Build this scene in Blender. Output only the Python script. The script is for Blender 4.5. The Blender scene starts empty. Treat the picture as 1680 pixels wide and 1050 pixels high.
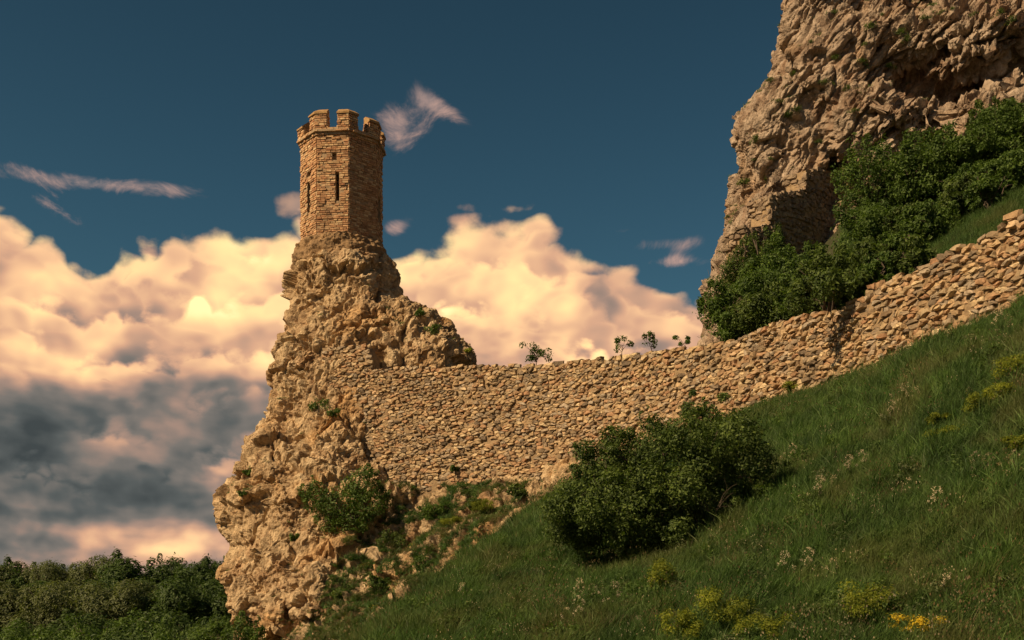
import bpy, math
import numpy as np
from mathutils import Vector, Matrix

SC = bpy.context.scene
COL = SC.collection
PI = math.pi

# ------------------------------------------------------------------ camera
FPX, HX, HY = 1700.0, 840.0, 990.0               # focal length / principal column / horizon row (photo pixels)
cam_d = bpy.data.cameras.new('camera')
cam = bpy.data.objects.new('camera', cam_d); COL.objects.link(cam)
cam_d.sensor_width = 36.0
cam_d.lens = 36.0 * FPX / 1680.0
cam_d.shift_y = (HY - 525.0) / 1680.0            # level camera with a rising front
cam_d.clip_start = 0.1; cam_d.clip_end = 9000
cam.location = (0, 0, 0); cam.rotation_euler = (PI / 2, 0, 0)
SC.camera = cam

# ------------------------------------------------------------------ sun, sky, exposure
SUN_AZ, SUN_EL = math.radians(-58), math.radians(38)     # azimuth from the viewer's back, towards the left
SUN_V = Vector((math.sin(SUN_AZ) * math.cos(SUN_EL), -math.cos(SUN_AZ) * math.cos(SUN_EL), math.sin(SUN_EL)))
sun_d = bpy.data.lights.new('sun', 'SUN'); sun_d.energy = 5.0; sun_d.angle = math.radians(0.6)
sun_d.color = (1.0, 0.74, 0.44)
sun = bpy.data.objects.new('sun', sun_d); COL.objects.link(sun)
sun.rotation_euler = SUN_V.to_track_quat('Z', 'Y').to_euler()
SC.view_settings.view_transform = 'Standard'; SC.view_settings.look = 'None'
SC.view_settings.exposure = 0.30; SC.view_settings.gamma = 1.0
SC.cycles.use_denoising = True; SC.cycles.use_adaptive_sampling = True; SC.cycles.adaptive_threshold = 0.02
SC.cycles.max_bounces = 6; SC.cycles.diffuse_bounces = 3; SC.cycles.transparent_max_bounces = 6
SC.cycles.sample_clamp_indirect = 4.0


class NT:
    """Small wrapper: write node graphs as expressions."""
    def __init__(s, tree): s.t = tree
    def node(s, typ, **kw):
        n = s.t.nodes.new(typ)
        for k, v in kw.items(): setattr(n, k, v)
        return n
    def put(s, sock, v):
        if isinstance(v, bpy.types.NodeSocket): s.t.links.new(v, sock)
        elif v is not None: sock.default_value = v
    def m(s, op, a, b=None, c=None, clamp=False):
        n = s.node('ShaderNodeMath', operation=op, use_clamp=clamp)
        for i, v in enumerate((a, b, c)):
            if v is not None: s.put(n.inputs[i], v)
        return n.outputs[0]
    def vm(s, op, a, b=None, scale=None):
        n = s.node('ShaderNodeVectorMath', operation=op)
        s.put(n.inputs[0], a)
        if b is not None: s.put(n.inputs[1], b)
        if scale is not None: s.put(n.inputs['Scale'], scale)
        return n.outputs[0]
    def add(s, a, b): return s.m('ADD', a, b)
    def sub(s, a, b): return s.m('SUBTRACT', a, b)
    def mul(s, a, b): return s.m('MULTIPLY', a, b)
    def mix(s, f, a, b, mode='MIX'):
        n = s.node('ShaderNodeMix', data_type='RGBA', blend_type=mode)
        s.put(n.inputs[0], f); s.put(n.inputs[6], a); s.put(n.inputs[7], b)
        return n.outputs[2]
    def noise(s, vec, scale, detail=4, rough=0.55, dist=0.0, out=0):
        n = s.node('ShaderNodeTexNoise')
        s.put(n.inputs['Vector'], vec); s.put(n.inputs['Scale'], scale); s.put(n.inputs['Detail'], detail)
        s.put(n.inputs['Roughness'], rough); s.put(n.inputs['Distortion'], dist)
        return n.outputs[out]
    def ramp(s, f, stops, interp='LINEAR'):
        n = s.node('ShaderNodeValToRGB'); cr = n.color_ramp; cr.interpolation = interp
        for i, (p, c) in enumerate(stops):
            e = cr.elements[i] if i < 2 else cr.elements.new(p)
            e.position = p
            if not isinstance(c, (tuple, list)): c = (c, c, c)
            e.color = (*c[:3], 1)
        s.put(n.inputs[0], f)
        return n.outputs[0]
    def smooth(s, v, lo, hi):
        n = s.node('ShaderNodeMapRange', interpolation_type='SMOOTHSTEP')
        s.put(n.inputs[0], v); n.inputs[1].default_value = lo; n.inputs[2].default_value = hi
        return n.outputs[0]


def srgb(r, g, b):
    f = lambda c: c / 12.92 if c <= 0.04045 else ((c + 0.055) / 1.055) ** 2.4
    return (f(r / 255), f(g / 255), f(b / 255))


def build_world():
    w = bpy.data.worlds.new('World'); SC.world = w; w.use_nodes = True
    t = w.node_tree; t.nodes.clear(); N = NT(t)
    w.cycles.sampling_method = 'NONE'
    out = N.node('ShaderNodeOutputWorld')
    # clear sky
    sky = N.node('ShaderNodeTexSky', sky_type='NISHITA'); sky.sun_disc = False
    sky.sun_elevation = SUN_EL; sky.sun_rotation = math.atan2(SUN_V.x, SUN_V.y) % (2 * PI)
    sky.altitude = 200; sky.air_density = 1.0; sky.dust_density = 0.6; sky.ozone_density = 2.0
    skyc = N.mix(1.0, sky.outputs[0], (0.39, 0.64, 0.575, 1), 'MULTIPLY')
    # direction as azimuth / elevation
    tc = N.node('ShaderNodeTexCoord'); d = tc.outputs['Generated']
    sx = N.node('ShaderNodeSeparateXYZ'); N.put(sx.inputs[0], d)
    X, Y, Z = sx.outputs
    az = N.m('ARCTAN2', X, Y); el = N.m('ARCSINE', Z)
    def AE(px, py):
        a = math.atan((px - HX) / FPX)
        return a, math.atan((HY - py) / FPX * math.cos(a))
    def blob(px, py, rx, ry, amp=1.0, rot=0.0):
        a0, e0 = AE(px, py); ra, re = rx / FPX, ry / FPX
        da, de = N.sub(az, a0), N.sub(el, e0)
        if rot:
            c, s_ = math.cos(rot), math.sin(rot)
            da, de = N.add(N.mul(da, c), N.mul(de, s_)), N.sub(N.mul(de, c), N.mul(da, s_))
        q = N.add(N.m('POWER', N.m('ABSOLUTE', N.mul(da, 1 / ra)), 2.0), N.m('POWER', N.m('ABSOLUTE', N.mul(de, 1 / re)), 2.0))
        return N.mul(N.m('EXPONENT', N.mul(q, -1.0)), amp)
    def total(*v):
        r = v[0]
        for q in v[1:]: r = N.add(r, q)
        return r
    P0 = N.vm('MULTIPLY', d, (1.0, 1.0, 1.45))
    warp = N.vm('SUBTRACT', N.noise(P0, 4.0, 3, 0.5, out=1), (0.5, 0.5, 0.5))
    lay = N.noise(N.vm('MULTIPLY', N.vm('ADD', d, N.vm('SCALE', warp, scale=0.05)), (1.0, 1.0, 3.8)), 5.5, 4, 0.5)
    # height of the cloud tops round the horizon
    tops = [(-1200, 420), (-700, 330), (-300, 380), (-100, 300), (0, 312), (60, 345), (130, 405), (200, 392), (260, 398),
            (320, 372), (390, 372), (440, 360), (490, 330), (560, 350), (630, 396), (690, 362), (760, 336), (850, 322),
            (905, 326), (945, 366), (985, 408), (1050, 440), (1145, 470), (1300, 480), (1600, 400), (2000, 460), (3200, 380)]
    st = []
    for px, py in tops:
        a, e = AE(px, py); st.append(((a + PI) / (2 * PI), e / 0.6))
    st = [(0.0, 0.33), (0.16, 0.40)] + st + [(0.86, 0.40), (1.0, 0.33)]  # unseen clouds to the sides and behind kept low to darken the fill light
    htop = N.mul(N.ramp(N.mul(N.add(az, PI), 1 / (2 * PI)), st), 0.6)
    gaps = total(blob(170, 420, 30, 22, -0.5), blob(640, 372, 30, 26, -0.8), blob(1115, 450, 70, 30, -0.35), blob(1010, 405, 60, 26, -0.5), blob(250, 920, 160, 12, -0.8), blob(880, 335, 26, 20, 0.12), blob(760, 345, 60, 20, 0.3), blob(480, 330, 40, 30, 0.3))
    # thin high wisps
    wn = N.noise(N.vm('MULTIPLY', N.vm('ADD', P0, N.vm('SCALE', warp, scale=0.20)), (1.0, 1.0, 1.5)), 12.0, 8, 0.66, 0.5)
    wm = total(blob(655, 220, 34, 28, 1.15, 0.5), blob(690, 165, 26, 36, 1.05, 0.2), blob(724, 176, 38, 13, 1.1, -0.45), blob(640, 190, 22, 16, 0.8), blob(180, 302, 85, 13, 1.25, 0.05), blob(285, 310, 50, 10, 0.95),
               blob(140, 300, 40, 10, 0.6), blob(40, 285, 60, 13, 0.95, -0.1), blob(100, 345, 40, 11, 0.85, -0.5), blob(70, 322, 20, 10, 0.5), blob(1095, 400, 48, 12, 1.05), blob(1110, 428, 50, 9, 0.95),
               blob(1020, 378, 22, 6, 0.6), blob(650, 372, 24, 12, 0.9, 0.4))
    wis = N.smooth(N.add(wm, N.mul(N.sub(wn, 0.5), 4.2)), 0.30, 1.75)
    wis = N.mul(wis, N.smooth(wm, 0.08, 0.5))
    # brightness of the cloud body: large masses in sun and in shade, then small relief lit from the upper left
    base = total(0.415,
                 blob(120, 450, 330, 120, 0.20), blob(400, 450, 110, 110, 0.15), blob(560, 420, 90, 130, 0.16), blob(60, 380, 90, 60, 0.12),
                 blob(190, 590, 170, 35, 0.12), blob(370, 520, 60, 40, 0.14), blob(400, 435, 70, 45, 0.16), blob(820, 485, 95, 60, 0.13), blob(720, 400, 60, 40, 0.08), blob(100, 610, 60, 30, 0.14), blob(20, 590, 40, 30, 0.16), blob(430, 600, 60, 30, 0.06),
                 blob(160, 740, 330, 85, -0.17), blob(140, 800, 230, 45, -0.12), blob(390, 640, 90, 60, -0.12), blob(20, 660, 110, 60, -0.10), blob(400, 720, 60, 50, -0.05),
                 blob(200, 880, 300, 30, 0.10), blob(250, 900, 90, 16, 0.15), blob(100, 905, 40, 20, 0.16), blob(350, 890, 40, 20, 0.16), blob(230, 850, 260, 10, -0.10), blob(60, 870, 60, 12, 0.12),
                 blob(790, 420, 170, 75, 0.20), blob(800, 520, 110, 60, 0.20), blob(870, 350, 90, 30, 0.20), blob(930, 530, 60, 60, 0.14),
                 blob(985, 480, 42, 36, -0.24), blob(790, 440, 60, 18, -0.10), blob(820, 600, 190, 26, -0.10), blob(1060, 540, 120, 60, 0.14),
                 blob(1060, 470, 90, 40, 0.08), blob(680, 560, 70, 60, 0.06), blob(900, 560, 250, 60, 0.08), blob(860, 600, 300, 34, 0.16))
    # billows stand in ranks one before the other; each rank is bright on its upper edge and duller below it
    RAMP = [(0.0, srgb(60, 66, 67)), (0.16, srgb(82, 86, 85)), (0.32, srgb(114, 108, 102)), (0.46, srgb(154, 128, 114)),
            (0.60, srgb(202, 156, 126)), (0.74, srgb(236, 188, 141)), (0.90, srgb(252, 216, 152)), (1.0, srgb(255, 234, 168))]
    al = br = None
    flat = N.mul(N.mul(N.sub(lay, 0.5), 0.6), N.smooth(el, 0.27, 0.17))
    for k, (drop, sc, amp, sharp, rimk) in enumerate(((0, 8.0, 1.9, 0.36, 0.26), (40, 9.5, 2.2, 0.26, 0.30), (85, 9.0, 2.4, 0.28, 0.30), (140, 10.5, 2.3, 0.34, 0.26), (215, 9.5, 2.2, 0.5, 0.18), (320, 11.5, 2.2, 0.5, 0.18))):
        off = (3.1 * k, 1.7 * k, -2.3 * k)
        Pk = N.vm('ADD', N.vm('ADD', P0, N.vm('SCALE', warp, scale=0.05)), off)
        nk = N.noise(Pk, sc, 7, 0.56)
        bl = N.m('ABSOLUTE', N.sub(N.noise(Pk, sc * 3.1, 1.0), 0.5))
        ns = N.noise(Pk, sc, 3.0, 0.5)
        nl = N.noise(N.vm('ADD', Pk, (-0.016, 0.0, 0.022)), sc, 3.0, 0.5)
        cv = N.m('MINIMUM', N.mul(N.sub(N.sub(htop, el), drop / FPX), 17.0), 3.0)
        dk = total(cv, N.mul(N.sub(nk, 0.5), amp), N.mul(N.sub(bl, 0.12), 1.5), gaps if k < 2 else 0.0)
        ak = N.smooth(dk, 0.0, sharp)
        rim = N.m('EXPONENT', N.mul(N.m('MAXIMUM', dk, 0.0), -1.5))
        bk = total(base, N.mul(N.sub(rim, 0.34), rimk * 1.2), N.mul(N.sub(ns, nl), 1.55), N.mul(N.sub(nk, ns), 0.40 if k < 3 else 0.75), flat, -0.02)
        if k == 0: al, br = ak, bk
        else: br = N.add(br, N.mul(N.sub(bk, br), ak))
    cc = N.ramp(br, RAMP)
    wc = N.ramp(N.add(0.5, N.mul(N.sub(wn, 0.5), 0.8)), [(0.3, srgb(120, 116, 118)), (0.7, srgb(216, 168, 146))])
    skyc = N.mix(1.0, skyc, N.ramp(N.smooth(el, 0.2, 0.62), [(0.0, 1.06), (1.0, 0.74)]), 'MULTIPLY')     # deepens towards the zenith
    b_sky = N.node('ShaderNodeBackground'); N.put(b_sky.inputs[0], skyc); b_sky.inputs[1].default_value = 0.05
    b_w = N.node('ShaderNodeBackground'); N.put(b_w.inputs[0], wc); b_w.inputs[1].default_value = 1.0
    b_c = N.node('ShaderNodeBackground'); N.put(b_c.inputs[0], cc); b_c.inputs[1].default_value = 1.0
    m0 = N.node('ShaderNodeMixShader'); N.put(m0.inputs[0], N.mul(wis, 0.85)); t.links.new(b_sky.outputs[0], m0.inputs[1]); t.links.new(b_w.outputs[0], m0.inputs[2])
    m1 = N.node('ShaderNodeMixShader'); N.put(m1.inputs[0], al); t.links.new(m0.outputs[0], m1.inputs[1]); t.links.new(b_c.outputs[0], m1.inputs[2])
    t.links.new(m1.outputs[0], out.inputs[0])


build_world()


# ------------------------------------------------------------------ helpers
def P(px, py, D):
    """A point D metres ahead that is seen at photo pixel (px, py)."""
    return np.array([(px - HX) / FPX * D, D, (HY - py) / FPX * D])


def mesh(name, v, f, mat, smooth=False, parent=None, link=True):
    me = bpy.data.meshes.new(name)
    v = np.asarray(v, dtype=np.float32).reshape(-1, 3)
    if isinstance(f, np.ndarray):
        k = f.shape[1]; idx = f.astype(np.int32).ravel(); starts = np.arange(0, len(idx), k, dtype=np.int32)
        tot = np.full(len(starts), k, dtype=np.int32)
    else:
        tot = np.array([len(q) for q in f], dtype=np.int32)
        idx = np.array([i for q in f for i in q], dtype=np.int32)
        starts = (np.cumsum(tot) - tot).astype(np.int32)
    me.vertices.add(len(v)); me.vertices.foreach_set('co', v.ravel())
    me.loops.add(len(idx)); me.loops.foreach_set('vertex_index', idx)
    me.polygons.add(len(tot)); me.polygons.foreach_set('loop_start', starts)
    me.polygons.foreach_set('use_smooth', np.full(len(tot), smooth))
    me.update(calc_edges=True); me.validate()
    if mat: me.materials.append(mat)
    o = bpy.data.objects.new(name, me)
    if link: COL.objects.link(o)
    if parent: o.parent = parent
    return o


def empty(name, loc=(0, 0, 0)):
    o = bpy.data.objects.new(name, None); COL.objects.link(o); o.location = loc
    o.empty_display_size = 0.3
    return o


def tag(o, label=None, cat=None, group=None, kind=None):
    if label: o['label'] = label
    if cat: o['category'] = cat
    if group: o['group'] = group
    if kind: o['kind'] = kind
    return o


def child(o, parent):
    o.parent = parent
    return o


class Soup:
    """Collects loose polygons into one mesh."""
    def __init__(s): s.v = []; s.f = []; s.n = 0
    def add(s, v, f):
        s.v.append(np.asarray(v, dtype=float)); s.f += [[i + s.n for i in q] for q in f]; s.n += len(v)
    def build(s, name, mat, parent=None, smooth=False):
        return mesh(name, np.vstack(s.v), s.f, mat, smooth, parent)


BOXF = [[0, 3, 2, 1], [4, 5, 6, 7], [0, 1, 5, 4], [1, 2, 6, 5], [2, 3, 7, 6], [3, 0, 4, 7]]


def tube(soup, pts, rad, sides=6):
    pts = np.asarray(pts, float); n = len(pts); V = []
    for i in range(n):
        t = pts[min(i + 1, n - 1)] - pts[max(i - 1, 0)]; t /= np.linalg.norm(t) + 1e-9
        a = np.cross(t, [0.3, 0.2, 1.0] if abs(t[2]) < 0.9 else [1, 0, 0]); a /= np.linalg.norm(a) + 1e-9
        b = np.cross(t, a)
        for k in range(sides):
            th = 2 * PI * k / sides
            V.append(pts[i] + rad[i] * (math.cos(th) * a + math.sin(th) * b))
    F = [[i * sides + k, i * sides + (k + 1) % sides, (i + 1) * sides + (k + 1) % sides, (i + 1) * sides + k]
         for i in range(n - 1) for k in range(sides)]
    F.append(list(range((n - 1) * sides, n * sides)))
    soup.add(V, F)


# ---- vectorised noise
def _h(ix, iy, iz, seed):
    h = (ix.astype(np.uint32) * np.uint32(374761393)) ^ (iy.astype(np.uint32) * np.uint32(668265263)) ^ \
        (iz.astype(np.uint32) * np.uint32(2147483647)) ^ np.uint32((seed * 2654435761) & 0xffffffff)
    h ^= h >> np.uint32(13); h *= np.uint32(1274126177); h ^= h >> np.uint32(16); h *= np.uint32(2246822519); h ^= h >> np.uint32(15)
    return h


def _u(h, k=0):
    h = h * np.uint32(747796405) + np.uint32((2891336453 + 97 * k * k + 7919 * k) & 0xffffffff)
    h ^= h >> np.uint32(15); h *= np.uint32(2246822519); h ^= h >> np.uint32(13)
    return (h & np.uint32(0xffffff)).astype(np.float64) / 16777216.0


def perlin(p, seed=0):
    i = np.floor(p).astype(np.int64); f = p - i
    w = f * f * f * (f * (f * 6 - 15) + 10)
    r = np.zeros(len(p))
    for dx in (0, 1):
        for dy in (0, 1):
            for dz in (0, 1):
                h = _h(i[:, 0] + dx, i[:, 1] + dy, i[:, 2] + dz, seed)
                g = np.stack([_u(h, 1), _u(h, 2), _u(h, 3)], 1) * 2 - 1
                dot = ((f - np.array([dx, dy, dz])) * g).sum(1)
                wt = (w[:, 0] if dx else 1 - w[:, 0]) * (w[:, 1] if dy else 1 - w[:, 1]) * (w[:, 2] if dz else 1 - w[:, 2])
                r += wt * dot
    return r


def fbm(p, octv=4, seed=0, gain=0.5, billow=False):
    r = np.zeros(len(p)); a = 1.0; q = np.array(p, float)
    for o in range(octv):
        n = perlin(q, seed + o)
        r += a * (np.abs(n) * 2 - 0.4 if billow else n)
        a *= gain; q = q * 2.03 + 11.7
    return r


def cells(p, seed=0):
    """Worley cells: F1, F2, random value and tilt of the nearest cell."""
    i = np.floor(p).astype(np.int64); n = len(p)
    f1 = np.full(n, 9.0); f2 = np.full(n, 9.0); idh = np.zeros(n, np.uint32); dl = np.zeros((n, 3))
    for dx in (-1, 0, 1):
        for dy in (-1, 0, 1):
            for dz in (-1, 0, 1):
                c = i + np.array([dx, dy, dz]); h = _h(c[:, 0], c[:, 1], c[:, 2], seed)
                q = c + np.stack([_u(h, 1), _u(h, 2), _u(h, 3)], 1)
                de = p - q; dd = np.sqrt((de ** 2).sum(1))
                near = dd < f1
                f2 = np.where(near, f1, np.minimum(f2, dd))
                f1 = np.where(near, dd, f1); idh = np.where(near, h, idh); dl[near] = de[near]
    tilt = np.stack([_u(idh, 4), _u(idh, 5), _u(idh, 6)], 1) * 2 - 1
    return f1, f2, (_u(idh, 7) - 0.5) + 0.55 * (tilt * dl).sum(1)


def tps(pts):
    """Thin-plate spline z(x, y) through control points."""
    pts = np.asarray(pts, float); xy, z = pts[:, :2], pts[:, 2]; n = len(pts)
    def U(r2): return np.where(r2 > 1e-9, 0.5 * r2 * np.log(np.maximum(r2, 1e-9)), 0)
    K = U(((xy[:, None] - xy[None]) ** 2).sum(2)) + np.eye(n) * 0.02
    Pm = np.hstack([np.ones((n, 1)), xy])
    A = np.zeros((n + 3, n + 3)); A[:n, :n] = K; A[:n, n:] = Pm; A[n:, :n] = Pm.T
    w = np.linalg.solve(A, np.concatenate([z, np.zeros(3)]))
    def ev(x, y):
        q = np.stack([np.ravel(x), np.ravel(y)], 1); r = np.empty(len(q))
        for s in range(0, len(q), 20000):
            e = q[s:s + 20000]
            r[s:s + 20000] = U(((e[:, None] - xy[None]) ** 2).sum(2)) @ w[:n] + w[n] + e @ w[n + 1:]
        return r.reshape(np.shape(x))
    return ev


def sstep(v, a, b):
    t = np.clip((v - a) / (b - a), 0, 1)
    return t * t * (3 - 2 * t)


# ------------------------------------------------------------------ materials
def new_mat(name):
    m = bpy.data.materials.new(name); m.use_nodes = True
    t = m.node_tree; t.nodes.clear(); N = NT(t)
    out = N.node('ShaderNodeOutputMaterial'); b = N.node('ShaderNodeBsdfPrincipled')
    b.inputs['Specular IOR Level'].default_value = 0.25; b.inputs['Roughness'].default_value = 0.9
    t.links.new(b.outputs[0], out.inputs[0])
    return m, N, b, out


def bump(N, b, h, strength, dist):
    n = N.node('ShaderNodeBump'); n.inputs['Strength'].default_value = strength; n.inputs['Distance'].default_value = dist
    N.put(n.inputs['Height'], h); N.t.links.new(n.outputs[0], b.inputs['Normal'])


def mat_rock(name, light, mid, dark, warm, scale=1.0, relief=0.09):
    m, N, b, o = new_mat(name)
    co = N.node('ShaderNodeNewGeometry').outputs['Position']
    n1 = N.noise(co, 0.35 * scale, 6, 0.6, 0.6); n2 = N.noise(co, 2.2 * scale, 6, 0.65, 0.3); n3 = N.noise(co, 11 * scale, 5, 0.7)
    c = N.ramp(N.add(N.mul(n2, 0.6), N.mul(n3, 0.4)), [(0.34, dark), (0.47, mid), (0.62, light)])
    c = N.mix(N.mul(N.smooth(n1, 0.5, 0.68), 0.7), c, (*warm, 1), 'MULTIPLY')
    sp = N.smooth(N.noise(co, 5.0 * scale, 7, 0.72, 0.8), 0.60, 0.70)             # lichen and weathering spots
    c = N.mix(N.mul(sp, 0.55), c, (0.075, 0.06, 0.042, 1))
    wz = N.smooth(N.noise(co, 0.62 * scale, 7, 0.64, 0.9), 0.46, 0.62)               # broad brown and grey weathering stains
    c = N.mix(N.mul(wz, 0.62), c, N.mix(N.smooth(n1, 0.4, 0.6), (0.62, 0.44, 0.33, 1), (0.55, 0.50, 0.47, 1)), 'MULTIPLY')
    N.put(b.inputs['Base Color'], c)
    v = N.node('ShaderNodeTexVoronoi'); N.put(v.inputs['Vector'], co); v.inputs['Scale'].default_value = 9 * scale
    rg = N.m('ABSOLUTE', N.sub(N.noise(co, 4.5 * scale, 6, 0.62, 0.4), 0.5))
    h = N.add(N.sub(N.mul(N.noise(co, 6 * scale, 9, 0.72), 0.8), N.mul(rg, 1.3)), N.mul(v.outputs['Distance'], 0.18))
    bump(N, b, h, 1.0, relief)
    return m


def rand_value(N):
    isl = N.node('ShaderNodeNewGeometry').outputs['Random Per Island']
    ob = N.node('ShaderNodeObjectInfo').outputs['Random']
    return N.m('FRACT', N.add(isl, N.mul(ob, 7.31)))


def mat_stone(name, cols, bscale=14.0, bdist=0.03, dirt=(0.10, 0.075, 0.05)):
    m, N, b, o = new_mat(name)
    co = N.node('ShaderNodeNewGeometry').outputs['Position']
    r = rand_value(N); k = len(cols)
    c = N.ramp(r, [(i / (k - 1), q) for i, q in enumerate(cols)])
    n = N.noise(co, 9.0, 6, 0.68)
    c = N.mix(1.0, c, N.ramp(n, [(0.3, 0.62), (0.5, 0.95), (0.7, 1.18)]), 'MULTIPLY')
    st = N.smooth(N.noise(co, 0.8, 6, 0.65, 0.5), 0.54, 0.70)
    c = N.mix(N.mul(st, 0.45), c, (*dirt, 1))
    N.put(b.inputs['Base Color'], c)
    bump(N, b, N.noise(co, bscale, 7, 0.7), 0.85, bdist)
    return m


def mat_plain(name, c0, c1, scale=4.0, bscale=12.0, bdist=0.03, rough=0.9):
    m, N, b, o = new_mat(name)
    co = N.node('ShaderNodeNewGeometry').outputs['Position']
    N.put(b.inputs['Base Color'], N.ramp(N.noise(co, scale, 7, 0.66, 0.4), [(0.32, c0), (0.68, c1)]))
    b.inputs['Roughness'].default_value = rough
    bump(N, b, N.noise(co, bscale, 6, 0.65), 0.8, bdist)
    return m


def mat_leaf(name, cols, trans=0.35, patch=0.0, patchcol=(0.1, 0.08, 0.03), each=None):
    m = bpy.data.materials.new(name); m.use_nodes = True
    t = m.node_tree; t.nodes.clear(); N = NT(t)
    out = N.node('ShaderNodeOutputMaterial')
    r = rand_value(N); k = len(cols)
    c = N.ramp(r, [(i / (k - 1), q) for i, q in enumerate(cols)])
    co = N.node('ShaderNodeNewGeometry').outputs['Position']
    c = N.mix(1.0, c, N.ramp(N.noise(co, 1.1, 4, 0.6), [(0.3, (0.72, 0.74, 0.8)), (0.7, (1.35, 1.28, 1.15))]), 'MULTIPLY')
    if each: c = N.mix(1.0, c, N.ramp(N.m('FRACT', N.mul(N.node('ShaderNodeObjectInfo').outputs['Random'], 3.77)), [(0.0, each[0]), (1.0, each[1])]), 'MULTIPLY')
    if patch:
        c = N.mix(N.mul(N.smooth(N.noise(co, 0.55, 5, 0.62, 0.5), 0.47, 0.66), patch), c, (*patchcol, 1))
    d = N.node('ShaderNodeBsdfPrincipled'); N.put(d.inputs['Base Color'], c); d.inputs['Roughness'].default_value = 0.6
    d.inputs['Specular IOR Level'].default_value = 0.3
    tr = N.node('ShaderNodeBsdfTranslucent'); N.put(tr.inputs[0], N.mix(1.0, c, (1.25, 1.35, 0.55, 1), 'MULTIPLY'))
    mx = N.node('ShaderNodeMixShader'); mx.inputs[0].default_value = trans
    t.links.new(d.outputs[0], mx.inputs[1]); t.links.new(tr.outputs[0], mx.inputs[2]); t.links.new(mx.outputs[0], out.inputs[0])
    return m


M = {}
M['crag'] = mat_rock('crag_limestone', (0.66, 0.50, 0.31), (0.40, 0.285, 0.165), (0.13, 0.087, 0.05), (0.97, 0.76, 0.52))
M['cliff'] = mat_rock('cliff_limestone', (0.49, 0.385, 0.29), (0.30, 0.228, 0.168), (0.095, 0.072, 0.053), (0.95, 0.80, 0.64), 0.9, 0.10)
M['stone'] = mat_stone('rubble_stone', [(0.32, 0.215, 0.12), (0.50, 0.36, 0.205), (0.36, 0.22, 0.12), (0.20, 0.14, 0.085), (0.62, 0.475, 0.29), (0.36, 0.20, 0.11), (0.45, 0.32, 0.18), (0.15, 0.11, 0.075), (0.40, 0.30, 0.20), (0.37, 0.30, 0.22)])
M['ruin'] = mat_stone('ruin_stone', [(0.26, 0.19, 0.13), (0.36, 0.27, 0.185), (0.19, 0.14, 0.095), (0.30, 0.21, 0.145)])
M['mortar'] = mat_plain('lime_mortar', (0.20, 0.135, 0.078), (0.36, 0.255, 0.145), 6.0, 16.0, 0.04)
M['brick'] = mat_stone('weathered_brick', [(0.48, 0.265, 0.13), (0.58, 0.36, 0.19), (0.38, 0.18, 0.09), (0.62, 0.43, 0.24), (0.30, 0.165, 0.09), (0.52, 0.29, 0.15), (0.66, 0.49, 0.29)], 22.0, 0.012, (0.12, 0.085, 0.055))
M['brickmortar'] = mat_plain('brick_joint_mortar', (0.24, 0.165, 0.10), (0.44, 0.32, 0.20), 8.0, 26.0, 0.02)
M['ledge'] = mat_plain('clay_render', (0.15, 0.095, 0.05), (0.36, 0.23, 0.12), 2.2, 7.0, 0.06)
M['cap'] = mat_plain('worn_cap_render', (0.24, 0.14, 0.06), (0.46, 0.29, 0.13), 5.0, 14.0, 0.03)
M['bark'] = mat_plain('bark', (0.055, 0.042, 0.03), (0.13, 0.10, 0.075), 9.0, 22.0, 0.02)
M['deadwood'] = mat_plain('dead_wood', (0.09, 0.068, 0.048), (0.17, 0.13, 0.095), 12.0, 30.0, 0.01)
M['soil'] = mat_plain('soil_and_turf', (0.022, 0.026, 0.010), (0.055, 0.055, 0.024), 1.6, 9.0, 0.05)
M['leaf'] = mat_leaf('shrub_leaf', [(0.030, 0.058, 0.012), (0.064, 0.118, 0.022), (0.125, 0.195, 0.038), (0.044, 0.086, 0.018)])
M['leaf2'] = mat_leaf('bright_leaf', [(0.042, 0.080, 0.014), (0.078, 0.134, 0.026), (0.105, 0.165, 0.036), (0.055, 0.104, 0.020)])
M['leafdark'] = mat_leaf('hawthorn_leaf', [(0.030, 0.052, 0.013), (0.068, 0.110, 0.024), (0.128, 0.180, 0.040), (0.046, 0.078, 0.018)])
M['leafgrey'] = mat_leaf('willow_leaf', [(0.070, 0.090, 0.036), (0.105, 0.128, 0.052), (0.135, 0.158, 0.068), (0.080, 0.104, 0.042)])
M['leaffar'] = mat_leaf('far_leaf', [(0.030, 0.060, 0.016), (0.056, 0.096, 0.025), (0.080, 0.124, 0.034), (0.042, 0.076, 0.020)])
M['grass'] = mat_leaf('meadow_grass', [(0.028, 0.068, 0.014), (0.052, 0.106, 0.020), (0.088, 0.142, 0.040), (0.037, 0.084, 0.017)], 0.3, 0.60, (0.135, 0.135, 0.048), (0.55, 1.65))
M['straw'] = mat_leaf('dry_grass', [(0.13, 0.095, 0.045), (0.20, 0.145, 0.075), (0.09, 0.075, 0.035), (0.16, 0.125, 0.062)], 0.25)
M['spurge'] = mat_leaf('spurge_leaf', [(0.12, 0.16, 0.014), (0.18, 0.215, 0.018), (0.24, 0.26, 0.024), (0.095, 0.14, 0.016)], 0.3)
M['gold'] = mat_leaf('gold_flower', [(0.50, 0.36, 0.02), (0.64, 0.48, 0.03), (0.42, 0.31, 0.02)], 0.25)
M['white'] = mat_leaf('white_flower', [(0.36, 0.30, 0.20), (0.50, 0.43, 0.30), (0.28, 0.23, 0.15)], 0.25)

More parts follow.
